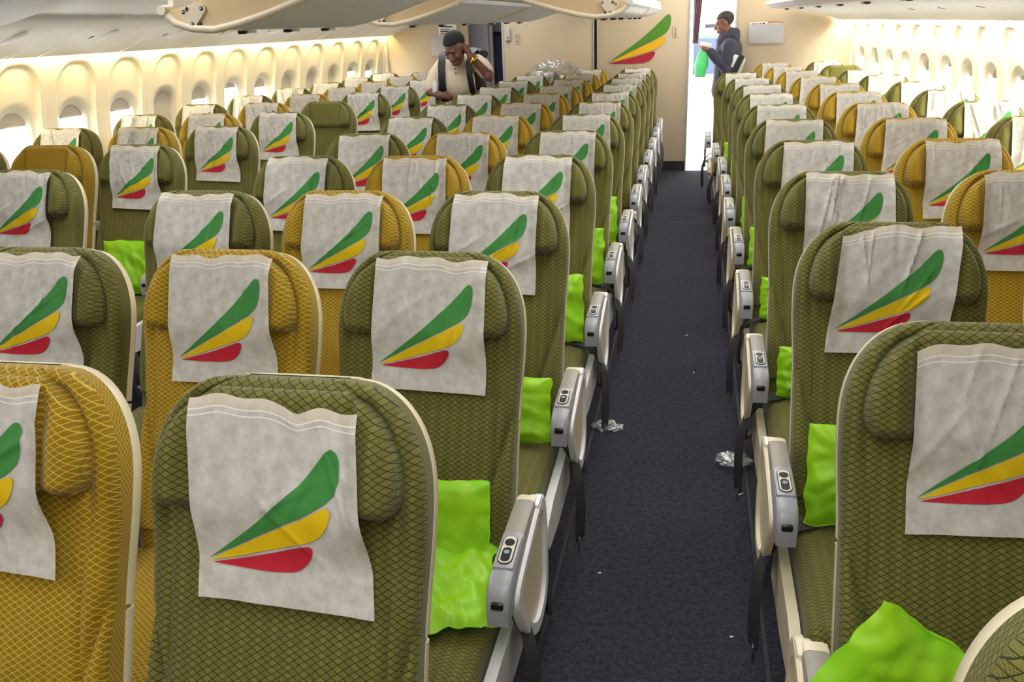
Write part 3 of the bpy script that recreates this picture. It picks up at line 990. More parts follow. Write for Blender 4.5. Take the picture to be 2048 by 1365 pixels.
for i in range(11):
    y0 = 2.45 + i * UNIT; y1 = y0 + UNIT - .008
    if y1 > 11.25: y1 = 11.25
    r = empty('service_panel', (0, 0, 0))
    mb = MB(); sweep(mb, SECL, y0, y0 + .50, .012, fx=lambda y: taper('L', y)); mb.build('wide_panel', M['psu'], r)
    mb = MB(); sweep(mb, SECL, y0 + .506, y0 + .56, .012, fx=lambda y: taper('L', y)); sweep(mb, SECL, y0 + .566, y1, .012, fx=lambda y: taper('L', y)); mb.build('narrow_panel', M['psu'], r)
    tx = taper('L', y0)
    mb = MB(); mb.ball((-3.70 + tx, y0 + .30, 1.722), (.10, .045, .016), rot=(0, -.30, 0)); mb.build('reading_lamp', M['psu'], r)
    mb = MB(); mb.box((-3.72 + tx, y0 + .17, 1.716), (.05, .018, .008), 0, .003, rot=(0, -.30, 0)); mb.box((-3.88 + tx, y0 + .17, 1.674), (.03, .018, .008), 0, .003, rot=(0, -.25, 0)); mb.build('latch', M['darkgap'], r)
    tag(r, '%s pale service panel above the yellow-lit wall windows, counted from the camera' % ORD[i], 'service panel', 'service panels above the yellow-lit wall')
for i in range(9):
    y0 = 3.65 + i * UNIT; y1 = y0 + UNIT - .008
    r = empty('service_panel', (0, 0, 0))
    mb = MB(); sweep(mb, SECR, y0, y0 + .54, .012, fx=lambda y: taper('R', y)); mb.build('wide_panel', M['psu'], r)
    mb = MB(); sweep(mb, SECR, y0 + .548, y1, .012, fx=lambda y: taper('R', y)); mb.build('narrow_panel', M['psu'], r)
    tx = taper('R', y0)
    mb = MB(); mb.box((1.55 + tx, y0 + .2, 1.698), (.05, .018, .008), 0, .003, rot=(0, .19, 0)); mb.build('latch', M['darkgap'], r)
    tag(r, '%s pale service panel above the sunlit wall windows, counted from the camera' % ORD[i], 'service panel', 'service panels above the sunlit wall')
def cove(side, y0, y1, mat, name, label):
    mb = MB()
    rows = []
    for i in range(13):
        y = y0 + (y1 - y0) * i / 12
        x0 = wall_x(side, 1.66, y) + .004 * -side; d = -side
        rows.append([(x0 + d * .014, y, 1.640), (x0 + d * .060, y, 1.640), (x0 + d * .060, y, 1.652), (x0 + d * .014, y, 1.652)])
    mb.grid(rows, close=True)
    o = mb.build(name, M[mat])
    tag(o, label, 'cove light'); return o
cove(-1, 3.0, 11.2, 'cove', 'cove_light', 'warm yellow strip light glowing along the top of the shaded sidewall')
cove(1, 3.6, 10.95, 'cover_sun', 'cove_light', 'bright strip light along the top of the sunlit sidewall')

# ------------------------------------------------------------------ overhead bins
BSEC = [(-1.905, 1.800), (-1.895, 1.775), (-1.862, 1.742), (-1.80, 1.722), (-1.71, 1.715), (-1.62, 1.730), (-1.51, 1.757), (-1.41, 1.787), (-1.31, 1.818)]
CXM = -1.125
def bracket(mb, cx, cz, y, s, mir=1):
    pts = []
    lobes = [(-.052, .018), (.048, .030), (-.012, -.040)]
    # rounded three-lobed plate
    hull = []
    for k in range(36):
        a = 2 * PI * k / 36
        d = Vector((math.cos(a), math.sin(a)))
        hull.append(max(((Vector(l).dot(d) + .020), l) for l in lobes)[1])
    for k in range(36):
        a = 2 * PI * k / 36
        l = hull[k]
        pts.append((cx + mir * s * (l[0] + .020 * math.cos(a)), cz + s * (l[1] + .020 * math.sin(a))))
    mb.prism(pts if mir < 0 else pts[::-1], 'y', y - .010, y, 0)
    for l in lobes:
        mb.ball((cx + mir * s * l[0], y - .010, cz + s * l[1]), (.0105 * s, .004, .0105 * s), 1)
        mb.ball((cx + mir * s * l[0], y - .013, cz + s * l[1]), (.005 * s, .004, .005 * s), 0)
    mb.box((cx + mir * s * .022, y - .005, cz - s * .045), (.022 * s, .012, .026 * s), 1, .004)
    mb.box((cx - mir * s * .030, y - .011, cz + s * .030), (.014 * s, .006, .020 * s), 1, .003, rot=(0, .5, 0))
def open_bin(y0, y1, mir, label, bright=False):
    """bucket of an open centre bin; mir mirrors it to the other aisle"""
    X = (lambda p: p) if not mir else (lambda p: (2 * CXM - p[0], p[1]))
    r = empty('overhead_bin', (CXM, y0, 0))
    L = lambda o: (setattr(o, 'location', (-CXM, -y0, 0)), o)[1]
    sec = [X(p) for p in BSEC]
    mb = MB(); sweep(mb, sec if not mir else sec[::-1], y0 + .006, y1, .010); L(mb.build('bucket', M['white'] if bright else M['bingrey'], r))  # bright bins get whiter plastic: the aisle light is put into their colour
    poly = [X(p) for p in BSEC[1:]] + [X(p) for p in [(-1.30, 2.36), (-1.50, 2.36), (-1.69, 1.86), (-1.80, 1.806), (-1.875, 1.795)]]
    for yy, nm in ((y0 + .012, 'end_panel'), (y1 - .03, 'end_panel')):
        mb = MB(); mb.prism(poly if mir else poly[::-1], 'y', yy, yy + .014); L(mb.build(nm, M['binbeige'], r))
    mb = MB(); mb.tube([(p[0], y0 + .006, p[1] + .004) for p in [X(q) for q in BSEC[1:]]], .0135, seg=12); L(mb.build('rim', M['binrim'], r))
    mb = MB()
    lp = X((-1.902, 1.800)); sg = -1 if not mir else 1
    mb.tube([(lp[0], y0 - .012, lp[1] - .008), (lp[0], y1, lp[1] - .008)], .017, seg=14)
    mb.prism([(lp[0] - .012, lp[1]), (lp[0] + .012, lp[1]), (lp[0] + .012 - sg * .01, lp[1] + .05), (lp[0] - .004 - sg * .01, lp[1] + .05)], 'y', y0 + .05, y1 - .02)
    L(mb.build('lip', M['white'] if bright else M['binrim'], r))
    mb = MB(); c = X((-1.785, 1.770)); bracket(mb, c[0], c[1], y0 + .012, .74, -1 if mir else 1); L(mb.build('hinge_bracket', [M['binrim'], M['darkgap']], r))
    ed = MB(); e = X((-1.30, 1.826)); ed.box((e[0], (y0 + y1) / 2, e[1] + .004), (.05, y1 - y0 - .02, .022), 0, .006); L(ed.build('inner_edge', M['white'], r))
    for k in range(3):
        yy = y0 + (y1 - y0) * (.2 + .3 * k)
        lt = MB(); q = X((-1.72, 1.708)); lt.box((q[0], yy, q[1]), (.05, .07, .012), 0, .004); lt.box((q[0], yy - .04, q[1] - .002), (.03, .018, .012), 1, .003)
        L(lt.build('latch', [M['silver'], M['darkgap']], r))
    return tag(r, label, 'overhead bin', 'open overhead bins')
open_bin(3.02, 4.36, False, 'open overhead bin above the far aisle, the one with its bracket nearer the shaded windows')
open_bin(5.03, 7.2, False, 'open overhead bin just ahead of the man with the backpack')
open_bin(5.03, 7.2, True, 'open overhead bin with bright lip in front of the bulkhead emblem', True)
open_bin(7.28, 9.4, True, 'open overhead bin farther along the aisle, beside the bulkhead emblem', True)
open_bin(7.28, 9.4, False, 'open overhead bin over the far aisle, behind the backpack man')
# spine between the centre bins
simple('ceiling_spine', (CXM, 5.2, 2.12), (.30, 10.2, .56), M['bingrey'], .02)
# outboard bins on the shaded side
OSEC = [(-3.53, 1.800), (-3.50, 1.838), (-3.44, 1.855), (-3.30, 1.885), (-3.12, 1.945), (-2.98, 2.03), (-2.90, 2.14), (-2.87, 2.36)]
for i, (a, b) in enumerate(((4.12, 6.30), (6.304, 8.9), (8.904, 11.2))):
    r = empty('overhead_bin', (-3.4, a, 0))
    mb = MB(); sweep(mb, OSEC, a, b, .014, fx=lambda y: taper('L', y)); o = mb.build('bin_door', M['bingrey'], r); o.location = (3.4, -a, 0)
    mb = MB(); mb.box((-2.93 + taper('L', a), (a + b) / 2, 2.08), (.02, .12, .03), 0, .005); o = mb.build('handle', M['white'], r); o.location = (3.4, -a, 0)
    tag(r, '%s closed grey overhead bin along the shaded wall, counted from the camera' % ORD[i], 'overhead bin', 'closed bins along the shaded wall')
r = empty('overhead_bin', (-3.2, 2.0, 0))
OS2 = [(-3.50, 1.800), (-3.40, 1.785), (-3.2, 1.83), (-3.0, 1.885), (-2.80, 1.95), (-2.62, 2.03)]
mb = MB(); sweep(mb, OS2, 1.6, 3.98, .014); o = mb.build('bucket', M['bingrey'], r); o.location = (3.2, -2.0, 0)
mb = MB(); mb.tube([(-2.61, 1.6, 2.03), (-2.61, 3.98, 2.03)], .014); o = mb.build('lip', M['binrim'], r); o.location = (3.2, -2.0, 0)
tag(r, 'open grey overhead bin by the shaded wall at the corner ahead of the closed bins', 'overhead bin')
# outboard bins on the sunlit side, hanging open
RSEC = [(.862, 1.815), (.872, 1.788), (.915, 1.760), (.98, 1.750), (1.10, 1.752), (1.22, 1.762), (1.30, 1.775)]
for i, (a, b) in enumerate(((4.3, 6.4), (6.42, 8.55), (8.57, 10.7))):
    r = empty('overhead_bin', (1.1, a, 0))
    fx = lambda y: taper('R', y) * .35
    mb = MB(); sweep(mb, RSEC, a, b, .010, fx=fx); o = mb.build('bucket', M['white'], r); o.location = (-1.1, -a, 0)
    mb = MB(); mb.tube([(.862 + fx(a), a, 1.812), (.862 + fx(b), b, 1.812)], .017, seg=14); o = mb.build('lip', M['white'], r); o.location = (-1.1, -a, 0)
    for k in range(2):
        yy = a + .5 + 1.1 * k
        mb = MB(); mb.box((1.02 + fx(yy), yy, 1.744), (.05, .08, .012), 0, .004); mb.box((1.02 + fx(yy), yy - .05, 1.742), (.03, .018, .012), 1, .003)
        o = mb.build('latch', [M['silver'], M['darkgap']], r); o.location = (-1.1, -a, 0)
    tag(r, '%s open white overhead bin along the sunlit wall, counted from the camera' % ORD[i], 'overhead bin', 'open bins along the sunlit wall')

# ------------------------------------------------------------------ things on the bulkheads
def emblem():
    r = empty('wall_emblem', (-.60, 10.355, 1.47))
    for k, (nm, mt) in enumerate((('green_wing', 'wgreen'), ('yellow_wing', 'wyellow'), ('red_wing', 'wred'))):
        g = feather_grid(k, 6)
        # wing outline in metres on the bulkhead
        def W(u, v):
            a = (u - .054) / (.876 - .054); b = (.84 - v) / (.84 - .191)
            return (-.355 + a * .70, -.250 + b * .515)
        mb = MB()
        P = [[(W(*q)[0], -.004, W(*q)[1]) for q in rw] for rw in g]
        mb.grid(P)
        Q = [[(p[0], .002, p[2]) for p in rw] for rw in P]
        rim = [rw[0] for rw in P] + [rw[-1] for rw in P[::-1]]
        rim2 = [(p[0], .002, p[2]) for p in rim]
        mb.grid([rim, rim2], close=True)
        mb.build(nm, M[mt], r)
    tag(r, 'large green, yellow and red wing emblem on the beige bulkhead beside the aisle', 'emblem')
emblem()
def small_sign(x, z, y, label):
    mb = MB()
    mb.box((0, 0, 0), (.055, .004, .115), 0, .003)
    for k, (w, zz) in enumerate(((.008, .035), (.014, .022), (.006, .012))):
        mb.box((0, -.003, zz), (w, .003, .006), 1)
    mb.box((0, -.003, -.012), (.004, .003, .036), 1)
    mb.prism([(-.010, -.030), (.010, -.030), (0, -.046)], 'y', -.0045, -.002, 1)
    o = mb.build('placard', [M['bulk'], M['black']], loc=(x, y, z), smooth=False)
    tag(o, label, 'sign')
small_sign(-.205, 1.555, 10.352, 'small placard with a down arrow next to the wing emblem')
small_sign(-2.02, 1.535, 10.352, 'small placard with a down arrow beside the grey wall unit')
mb = MB(); mb.box((0, 0, 0), (.058, .045, .145), 0, .014, seg=3); o = MB()
wu = empty('wall_unit', (-2.125, 10.335, 1.585))
mb.build('housing', M['silver'], wu)
mb = MB(); mb.box((0, -.024, -.03), (.014, .004, .014), 0, .002); mb.build('button', M['darkgap'], wu)
tag(wu, 'small grey wall unit at the top corner of the centre bulkhead', 'wall unit')

def holder(loc, w, h, label, leaf):
    r = empty('leaflet_holder', loc)
    mb = MB(); mb.box((0, -.018, 0), (w, .030, h), 0, .006); mb.box((0, -.036, -.01), (w * .97, .008, h * .8), 0, .004); mb.build('pocket', M['silver'], r)
    tag(r, label, 'leaflet holder')
holder((.825, 10.985, 1.485), .395, .22, 'grey leaflet pocket on the bulkhead beside the man in the navy jacket', 0)
holder((-3.13, 11.255, 1.47), .40, .25, 'grey leaflet pocket on the bulkhead behind the backpack man', 0)
def leaflet(loc, w, h, mats, bars, label, ry=0.0):
    mb = MB(); mb.box((0, 0, 0), (w, .006, h), 0)
    for (bx, bz, bw, bh) in bars: mb.box((bx, -.004, bz), (bw, .003, bh), 1)
    o = mb.build('leaflet', mats, loc=loc, rot=(0, ry, 0), smooth=False)
    tag(o, label, 'leaflet')
leaflet((.735, 10.97, 1.575), .20, .085, [M['paper'], M['darkgap']], [(-.06, .016, .03, .03), (-.02, .016, .02, .03), (.02, .016, .02, .03), (.06, .016, .03, .03)], 'pale printed leaflets sticking out of the pocket near the sunlit wall', -.03)
leaflet((.925, 10.966, 1.578), .16, .075, [M['brownpaper'], M['paper']], [(.0, .02, .14, .008)], 'brown leaflet in the pocket near the sunlit wall', .02)
leaflet((-3.10, 11.235, 1.64), .24, .17, [M['paper'], M['darkgap']], [(-.02, .055, .17, .014), (-.03, .018, .12, .008), (-.01, -.004, .16, .014), (-.03, -.032, .13, .008), (.01, -.055, .15, .010)], 'white printed card with dark lines above the backpack man', .05)

# ------------------------------------------------------------------ aft vestibule
js = empty('jump_seat', (.20, 12.9, 0))
mb = MB(); mb.box((0, .30, .9), (.62, .40, 1.8), 0, .02); mb.build('cabinet', M['white'], js)
def pd(x, s, w): return .05 - roll(min(w - abs(x), s, .52 - s), .045) - .004 * math.exp(-((abs(x) % .14 - .07) / .01) ** 2)
mb = MB(); pad(mb, lambda s: .20, 0, .52, pd, 0, lambda x, s, n: Vector((x, .095 - n, .93 + s)), 20, 20); mb.build('backrest', M['navy'], js)
mb = MB(); pad(mb, lambda s: .20, 0, .34, lambda x, s, w: .05 - roll(min(w - abs(x), s, .34 - s), .045), 0, lambda x, s, n: Vector((x, .095 - n, .55 + s)), 16, 16); mb.build('seat', M['white'], js)
mb = MB(); mb.box((0, .085, 1.575), (.40, .03, .10), 0, .01); mb.box((.05, .066, 1.575), (.20, .01, .05), 1, .004); mb.build('control_panel', [M['silver'], M['dark']], js)
tag(js, 'navy padded crew jump seat against the white wall behind the bulkhead', 'jump seat')
mb = MB()
rows = []
for i in range(20):
    z = 1.40 + i * .05
    sp = .5 + .5 * (i / 19)
    rows.append([(-.015 + .13 * (j / 24) * sp, 11.05 + .022 * math.sin(j * 1.25), z) for j in range(25)])
mb.grid(rows)
o = mb.build('curtain', M['mauve'], smooth=80)
tag(o, 'mauve curtain gathered at the edge of the bright doorway', 'curtain')
simple('trim_12', (.15, 11.9, .02), (.5, .04, .03), M['silver'])

# ------------------------------------------------------------------ plastic litter and clear bags
def crumple_ball(name, c, r, seed, amp, label, cat):
    mb = MB()
    P = []
    for i in range(25):
        th = PI * i / 24; row = []
        for j in range(40):
            ph = 2 * PI * j / 40
            d = Vector((math.sin(th) * math.cos(ph), math.sin(th) * math.sin(ph), math.cos(th)))
            k = 1 + amp * noise.noise(d * 2.2 + Vector((seed, 0, 0))) + amp * .8 * abs(noise.noise(d * 5 + Vector((0, seed, 0)))) - amp * .5 * abs(noise.noise(d * 9 + Vector((seed, seed, 0))))
            row.append(Vector((d.x * r[0], d.y * r[1], d.z * r[2])) * k)
        P.append(row)
    mb.grid(P, close=True, flip=True)
    o = mb.build(name, M['film'], loc=c, smooth=25)
    return tag(o, label, cat)
x, y, _ = SEATPOS[('C1', 11)]
crumple_ball('plastic_bag', (x + .16, y - .16, 1.17), (.26, .15, .105), 3, .5, 'crumpled clear plastic bag lying over the last centre seats', 'plastic bag')
crumple_ball('headset_bag', (.215, 3.14, .030), (.066, .050, .024), 5, .28, 'clear headset bag on the dark carpet by the sunlit wall block', 'plastic bag')
crumple_ball('plastic_wrapper', (-.315, 3.42, .012), (.055, .04, .014), 8, .6, 'small clear wrapper on the carpet beside the centre block legs', 'wrapper')
for k, (x, y, a) in enumerate(((.02, 4.65, .9), (.235, 2.92, .7), (-.24, 2.35, .2), (.06, 4.1, 1.3), (.17, 2.1, .4))):
    mb = MB(); mb.box((0, 0, .003), (.022 if k < 2 else .010, .004, .003))
    o = mb.build('paper_scrap', M['paper'], loc=(x, y, 0), rot=(0, 0, a))
    tag(o, ['white paper scrap in the middle of the aisle carpet', 'white paper scrap on the carpet close to the headset bag', 'tiny pale scrap on the carpet along the centre block side',
            'tiny pale scrap on the carpet behind the longer paper scrap', 'tiny pale scrap on the carpet along the sunlit block side'][k], 'paper scrap', 'paper scraps on the aisle carpet')

# raised aisle armrest of one seat by the far aisle is built with that seat
x, y, _ = SEATPOS[('L3', 3)]

#%%PEOPLE
# ------------------------------------------------------------------ people
def fuse(name, mb, mat, voxel, parent=None, smooth=6):
    me = mb.mesh(name + '_raw', True)
    o = bpy.data.objects.new(name + '_raw', me); COL.objects.link(o)
    md = o.modifiers.new('r', 'REMESH'); md.mode = 'VOXEL'; md.voxel_size = voxel; md.use_smooth_shade = True
    sm = o.modifiers.new('s', 'SMOOTH'); sm.iterations = smooth; sm.factor = .5
    dg = bpy.context.evaluated_depsgraph_get(); dg.update()
    me2 = bpy.data.meshes.new_from_object(o.evaluated_get(dg))
    bpy.data.objects.remove(o); bpy.data.meshes.remove(me)
    me2.name = name; me2.materials.clear(); me2.materials.append(mat)
    me2.polygons.foreach_set('use_smooth', [True] * len(me2.polygons))
    r = bpy.data.objects.new(name, me2); COL.objects.link(r)
    if parent is not None: r.parent = parent
    return r
def limb(mb, pts, rads, seg=14):
    mb.tube(pts, rads, seg=seg)
    for p, r in zip(pts, rads): mb.ball(p, r, seg=seg, rings=8)
def headshape(mb, c, R, k=1.0):
    c = Vector(c)
    def B(p, r): mb.ball(c + R @ (Vector(p) * k), tuple(q * k for q in r), rot=tuple(R.to_euler()), seg=20, rings=14)
    def C(a, b, ra, rb): limb(mb, [c + R @ (Vector(a) * k), c + R @ (Vector(b) * k)], [ra * k, rb * k])
    B((0, .014, .036), (.073, .093, .080)); B((0, -.024, -.028), (.058, .066, .082)); B((0, -.042, -.088), (.036, .040, .030))
    B((0, -.005, -.06), (.055, .05, .045))
    C((0, -.086, .002), (0, -.108, -.034), .009, .015); B((0, -.100, -.040), (.021, .012, .010))
    B((.028, -.082, .026), (.026, .014, .008)); B((-.028, -.082, .026), (.026, .014, .008))
    B((0, -.088, -.070), (.024, .013, .007)); B((0, -.086, -.080), (.021, .013, .007))
    for s in (-1, 1): B((s * .074, .012, -.008), (.011, .020, .032)); B((s * .040, -.066, -.025), (.020, .018, .018))
def hand(mb, w, d, spread, curl, k=1.0):
    """w wrist, d direction of the palm, spread = across the palm, curl = towards the palm side"""
    w, d, a, n = Vector(w), Vector(d).normalized(), Vector(spread).normalized(), Vector(curl).normalized()
    limb(mb, [w, w + d * .045 * k, w + d * .085 * k], [.024 * k, .030 * k, .028 * k])
    for i, (o, L) in enumerate(((-.030, .062), (-.010, .074), (.011, .069), (.030, .052))):
        b = w + d * .088 * k + a * o * k
        m = b + (d * .75 + n * .45).normalized() * L * .55 * k
        t = m + (d * .25 + n * .95).normalized() * L * .5 * k
        limb(mb, [b, m, t], [.0095 * k, .0088 * k, .0075 * k], seg=8)
    b = w + d * .03 * k - a * .030 * k
    limb(mb, [b, b + (d * .7 - a * .6 + n * .3).normalized() * .040 * k, b + (d * .95 - a * .35 + n * .6).normalized() * .068 * k], [.012 * k, .0105 * k, .009 * k], seg=8)

def finish_head(root, c, R, hairmat, k=1.0, back=.0):
    c = Vector(c)
    hb = MB()
    hb.ball(c + R @ Vector((0, .022, .046)) * k, (.0775 * k, .094 * k, .080 * k), rot=tuple(R.to_euler()), seg=24, rings=16)
    # carve: keep only the scalp above the brow and behind the ears
    P = MB()
    Ri = R.inverted()
    keep = []
    for f in hb.f:
        ctr = sum((Vector(hb.v[i]) for i in f), Vector()) / len(f)
        q = Ri @ (ctr - c)
        if q.z > .052 * k + max(0, -q.y) * .22 or (q.y > .028 * k and q.z > -.045 * k): keep.append(f)
    P.add(hb.v, keep)
    h = P.build('hair', hairmat, root, smooth=80)
    md = h.modifiers.new('t', 'SOLIDIFY'); md.thickness = .008; md.offset = 0
    for s in (-1, 1):
        e = MB(); p = c + R @ (Vector((s * .030, -.079, .006)) * k)
        e.ball(p, .0085 * k, 0); e.ball(p + R @ Vector((0, -.0045 * k, 0)), .0055 * k, 1)
        e.build('eye', [M['eye'], M['black']], root)

# --- the man with the backpack, leaning forward in the far aisle
p1 = empty('person', (0, 0, 0))
H = Vector((-2.03, 7.57, 1.515))
RH = Euler((math.radians(30), math.radians(-4), math.radians(-16))).to_matrix()
b = MB()
headshape(b, H, RH, 1.14)
limb(b, [H + RH @ Vector((0, .02, -.07)), Vector((-2.065, 7.74, 1.425))], [.052, .060])
limb(b, [(-2.07, 7.80, 1.36), (-2.08, 7.88, 1.20), (-2.09, 7.98, 1.02)], [.12, .125, .12])
SR, SLh = Vector((-2.235, 7.80, 1.365)), Vector((-1.875, 7.82, 1.385))
ER, HR = Vector((-2.325, 7.72, 1.15)), Vector((-2.15, 7.50, 1.130))
EL, HL = Vector((-1.745, 7.62, 1.275)), Vector((-1.895, 7.56, 1.455))
limb(b, [SR, ER, HR], [.055, .044, .030]); limb(b, [SLh, EL, HL], [.055, .046, .030])
hand(b, HR, Vector((.10, -.03, -.01)), (0, .3, -1), (.2, -.2, -1))
hand(b, HL, Vector((-.05, .02, .09)), (.6, -.8, .2), (-.7, .5, .1))
limb(b, [(-2.17, 8.0, .96), (-2.20, 7.93, .52), (-2.21, 8.02, .08)], [.09, .062, .045])
limb(b, [(-2.01, 8.0, .96), (-1.99, 8.04, .52), (-1.98, 8.16, .08)], [.09, .062, .045])
body = fuse('body', b, M['skin'], .0075, p1)
finish_head(p1, H, RH, M['hair'], 1.14)
s = MB()
limb(s, [(-2.07, 7.79, 1.35), (-2.075, 7.83, 1.22), (-2.085, 7.93, 1.04), (-2.09, 7.98, .93)], [.135, .145, .142, .140])
limb(s, [(-2.19, 7.80, 1.375), (-1.94, 7.81, 1.385)], [.085, .085])
s.ball((-2.075, 7.74, 1.24), (.15, .10, .16))
limb(s, [SR + Vector((.03, 0, 0)), SR.lerp(ER, .35), SR.lerp(ER, .82)], [.078, .076, .074])
limb(s, [SLh - Vector((.03, 0, 0)), SLh.lerp(EL, .25), SLh.lerp(EL, .60)], [.078, .074, .072])
sh = fuse('shirt', s, M['shirt'], .009, p1, 4)
tr = MB()
limb(tr, [(-2.09, 7.98, .95)], [.145]); tr.ball((-2.09, 7.99, .92), (.165, .13, .12))
limb(tr, [(-2.17, 8.0, .92), (-2.20, 7.93, .52), (-2.21, 8.02, .10)], [.105, .078, .068])
limb(tr, [(-2.01, 8.0, .92), (-1.99, 8.04, .52), (-1.98, 8.16, .10)], [.105, .078, .068])
fuse('trousers', tr, M['jeans'], .01, p1, 3)
for q in ((-2.21, 7.99), (-1.98, 8.13)):
    f = MB(); f.ball((q[0], q[1] - .03, .045), (.05, .13, .045)); f.build('shoe', M['shoe'], p1)
w = MB()
wd = (HL - EL).normalized(); wc = EL.lerp(HL, .80)
a1 = wd.cross(Vector((0, 1, 0))).normalized(); a2 = wd.cross(a1)
w.tube([wc + (a1 * math.cos(t) + a2 * math.sin(t)) * .037 for t in [2 * PI * k / 20 for k in range(21)]], .008, flat=1.2, seg=8, cap=False)
w.ball(wc - Vector((0, .038, 0)), (.021, .009, .021))
w.build('wristwatch', M['gold'], p1)
for px, pz in ((-2.06, 1.345), (-2.055, 1.31)):
    bt = MB(); bt.ball((px, 7.655 if pz > 1.32 else 7.648, pz), .006); bt.build('button', M['darkgap'], p1)
tag(p1, 'man in an off-white shirt with a gold watch, leaning forward, hand at his neck', 'person')
bp = empty('backpack', (-2.05, 8.08, 1.1))
def off(o): o.location = (2.05, -8.08, -1.1); return o
k = MB(); k.box((-2.06, 8.10, 1.29), (.32, .20, .44), 0, .08, rot=(.28, 0, 0), seg=4); off(k.build('bag_body', M['pack'], bp))
k = MB(); k.ribbon([(-2.19, 7.96, 1.44), (-2.20, 7.84, 1.478), (-2.195, 7.73, 1.455), (-2.185, 7.655, 1.38), (-2.18, 7.620, 1.27), (-2.185, 7.655, 1.15), (-2.20, 7.74, 1.07), (-2.22, 7.90, 1.05)], (.030, 0, .0), .007); off(k.build('shoulder_strap', M['pack'], bp))
k = MB(); k.ribbon([(-1.93, 7.97, 1.45), (-1.92, 7.85, 1.492), (-1.925, 7.74, 1.468), (-1.935, 7.665, 1.39), (-1.93, 7.650, 1.28), (-1.92, 7.69, 1.15), (-1.91, 7.78, 1.07), (-1.90, 7.92, 1.05)], (.026, 0, .0), .007); off(k.build('shoulder_strap', M['pack'], bp))
k = MB(); k.ball((-1.91, 7.96, 1.45), (.085, .08, .05)); off(k.build('top_pocket', M['pack'], bp))
tag(bp, 'black backpack worn by the man in the off-white shirt', 'backpack')
k = MB(); k.tube([(0, 0, 0), (0, 0, .085), (0, 0, .10), (0, 0, .115)], [.022, .022, .012, .012]); o = k.build('bottle', M['bagwhite'], loc=(-2.235, 7.575, 1.155))
tag(o, 'small pale bottle at the leaning man\'s forearm', 'bottle')

# --- the man in the navy jacket at the doorway, seen from the side
p2 = empty('person', (0, 0, 0))
H2 = Vector((.335, 10.70, 1.618))
R2 = Euler((math.radians(12), 0, math.radians(-84))).to_matrix()
b = MB(); headshape(b, H2, R2, 1.03)
limb(b, [H2 + R2 @ Vector((0, .02, -.06)), (.385, 10.70, 1.44)], [.055, .062])
limb(b, [(.39, 10.70, 1.32), (.39, 10.70, 1.10), (.38, 10.70, .92)], [.12, .12, .12])
S2, E2, W2 = Vector((.405, 10.52, 1.375)), Vector((.375, 10.455, 1.115)), Vector((.185, 10.50, 1.335))
S3, E3, W3 = Vector((.40, 10.88, 1.375)), Vector((.36, 10.93, 1.13)), Vector((.19, 10.72, 1.30))
limb(b, [S2, E2, W2], [.055, .044, .030]); limb(b, [S3, E3, W3], [.055, .044, .030])
hand(b, W2, Vector((-.08, .02, .03)), (0, -.3, 1), (-.2, .9, -.1)); hand(b, W3, Vector((-.08, -.02, .03)), (0, .3, 1), (-.2, -.9, -.1))
limb(b, [(.39, 10.62, .90), (.385, 10.62, .50), (.40, 10.62, .09)], [.09, .06, .045]); limb(b, [(.39, 10.78, .90), (.36, 10.78, .50), (.37, 10.78, .09)], [.09, .06, .045])
fuse('body', b, M['skin2'], .0075, p2)
finish_head(p2, H2, R2, M['hairgrey'], 1.03)
s = MB()
limb(s, [(.40, 10.70, 1.33), (.395, 10.70, 1.15), (.385, 10.70, .98), (.375, 10.70, .88)], [.155, .150, .150, .155])
limb(s, [(.40, 10.57, 1.37), (.40, 10.83, 1.37)], [.095, .095])
limb(s, [S2, S2.lerp(E2, .6), E2, E2.lerp(W2, .5), E2.lerp(W2, .92)], [.085, .074, .066, .056, .048])
limb(s, [S3, S3.lerp(E3, .6), E3, E3.lerp(W3, .5), E3.lerp(W3, .92)], [.085, .074, .066, .056, .048])
fuse('jacket', s, M['jacket'], .009, p2, 3)
s = MB()
limb(s, [(.33, 10.70, 1.43), (.36, 10.70, 1.47), (.42, 10.70, 1.50), (.465, 10.70, 1.515)], [.075, .082, .078, .055])
s.ball((.455, 10.70, 1.47), (.07, .10, .07)); limb(s, [(.315, 10.66, 1.42), (.31, 10.66, 1.36)], [.055, .05])
fuse('hood', s, M['jacket'], .009, p2, 3)
s = MB()
s.ball((.385, 10.70, .86), (.14, .16, .11))
limb(s, [(.39, 10.62, .84), (.385, 10.62, .50), (.40, 10.62, .10)], [.10, .078, .068]); limb(s, [(.39, 10.78, .84), (.36, 10.78, .50), (.37, 10.78, .10)], [.10, .078, .068])
fuse('trousers', s, M['slate'], .01, p2, 3)
for q in ((.37, 10.62), (.34, 10.78)):
    f = MB(); f.ball((q[0] - .02, q[1], .045), (.13, .05, .045)); f.build('shoe', M['shoe'], p2)
tag(p2, 'man in a navy hooded jacket standing side-on at the bright doorway, looking down', 'person')
sbg = empty('shoulder_bag', (.46, 10.50, .95))
k = MB(); k.box((0, -.02, .16), (.17, .09, .34), 0, .035, rot=(0, .30, 0), seg=3); k.build('bag_body', M['bagwhite'], sbg)
k = MB(); k.box((.02, -.07, .19), (.07, .02, .30), 0, .01, rot=(0, .42, 0)); k.box((-.045, -.066, .10), (.045, .02, .20), 0, .01, rot=(0, .25, 0)); k.build('dark_band', M['pack'], sbg)
k = MB(); k.ribbon([(-.01, 0, .32), (.0, .03, .42), (-.03, .10, .49)], (.014, 0, 0), .003); k.build('strap', M['pack'], sbg)
tag(sbg, 'black and white bag hanging at the navy-jacketed man\'s hip', 'bag')
gb = MB(); P = []
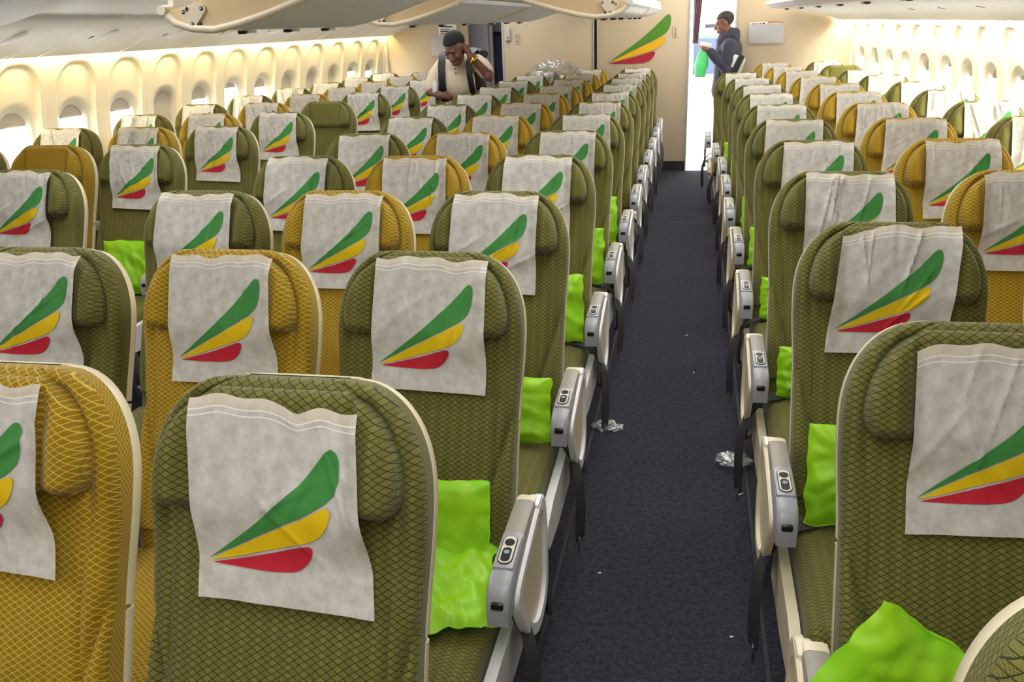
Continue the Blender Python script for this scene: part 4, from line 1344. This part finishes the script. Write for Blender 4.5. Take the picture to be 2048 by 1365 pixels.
for i in range(22):
    v = i / 21
    rx = .012 + .062 * math.sin(PI * min(1, v * .78 + .02)) ** .7
    row = []
    for j in range(28):
        a = 2 * PI * j / 28
        kx = 1 + .22 * noise.noise(Vector((math.cos(a) * 1.6, math.sin(a) * 1.6, v * 4)))
        row.append((math.cos(a) * rx * kx - .035 * v, math.sin(a) * rx * .7 * kx, -.33 * v))
    P.append(row)
gb.grid(P, close=True)
gb.add(P[-1], [list(range(28))])
o = gb.build('carrier_bag', M['polybag'], loc=(.115, 10.53, 1.375), smooth=60)
tag(o, 'green plastic carrier bag held by the man in the navy jacket', 'carrier bag')
k = MB(); k.box((0, 0, 0), (.13, .02, .045), 0, .006, rot=(.1, .25, 0)); o = k.build('paper_napkin', M['paper'], loc=(.135, 10.50, 1.40))
tag(o, 'folded white paper in the hands of the man in the navy jacket', 'paper')

# ------------------------------------------------------------------ light
W = bpy.data.worlds.new('daylight'); SC.world = W; W.use_nodes = True
bg = W.node_tree.nodes['Background']; bg.inputs[0].default_value = (.98, .99, 1, 1); bg.inputs[1].default_value = 4.0
def area(name, loc, rot, sx, sy, power, col=(1, 1, 1)):
    l = bpy.data.lights.new(name, 'AREA'); l.shape = 'RECTANGLE'; l.size = sx; l.size_y = sy; l.energy = power; l.color = col
    o = bpy.data.objects.new(name, l); COL.objects.link(o); o.location = loc; o.rotation_euler = rot
    return o
for i, (x, nm) in enumerate(((-.05, 'aisle'), (-2.23, 'aisle'))):
    for k in range(4):
        area('ceiling_lamp', (x, -.2 + 3.0 * k, 2.36), (0, 0, 0), .6, 2.4, 30 if k == 0 else 27, (1, 1, .985))
# daylight outside the windows
area('daylight_sunlit_side', (2.9, 7.4, 1.25), (0, math.radians(90), 0), 2.6, 9.5, 2000, (.96, .98, 1))
area('daylight_shaded_side', (-5.0, 7.4, 1.25), (0, math.radians(-90), 0), 2.6, 10.5, 1500, (.97, .985, 1))
# open cabin door behind the bulkhead
area('door_daylight', (1.9, 12.4, 1.3), (0, math.radians(90), 0), 2.0, 1.6, 160, (1, .99, .97))
area('galley_fill_light', (.1, 12.2, 2.36), (0, 0, 0), 1.6, 1.8, 110)  # added fill with no fixture, brightens the white space behind the bulkhead
SC.view_settings.view_transform = 'Standard'; SC.view_settings.look = 'None'
SC.view_settings.exposure = 0.06; SC.view_settings.gamma = 1.0; SC.view_settings.use_curve_mapping = False
try: SC.cycles.use_denoising = True
except Exception: pass
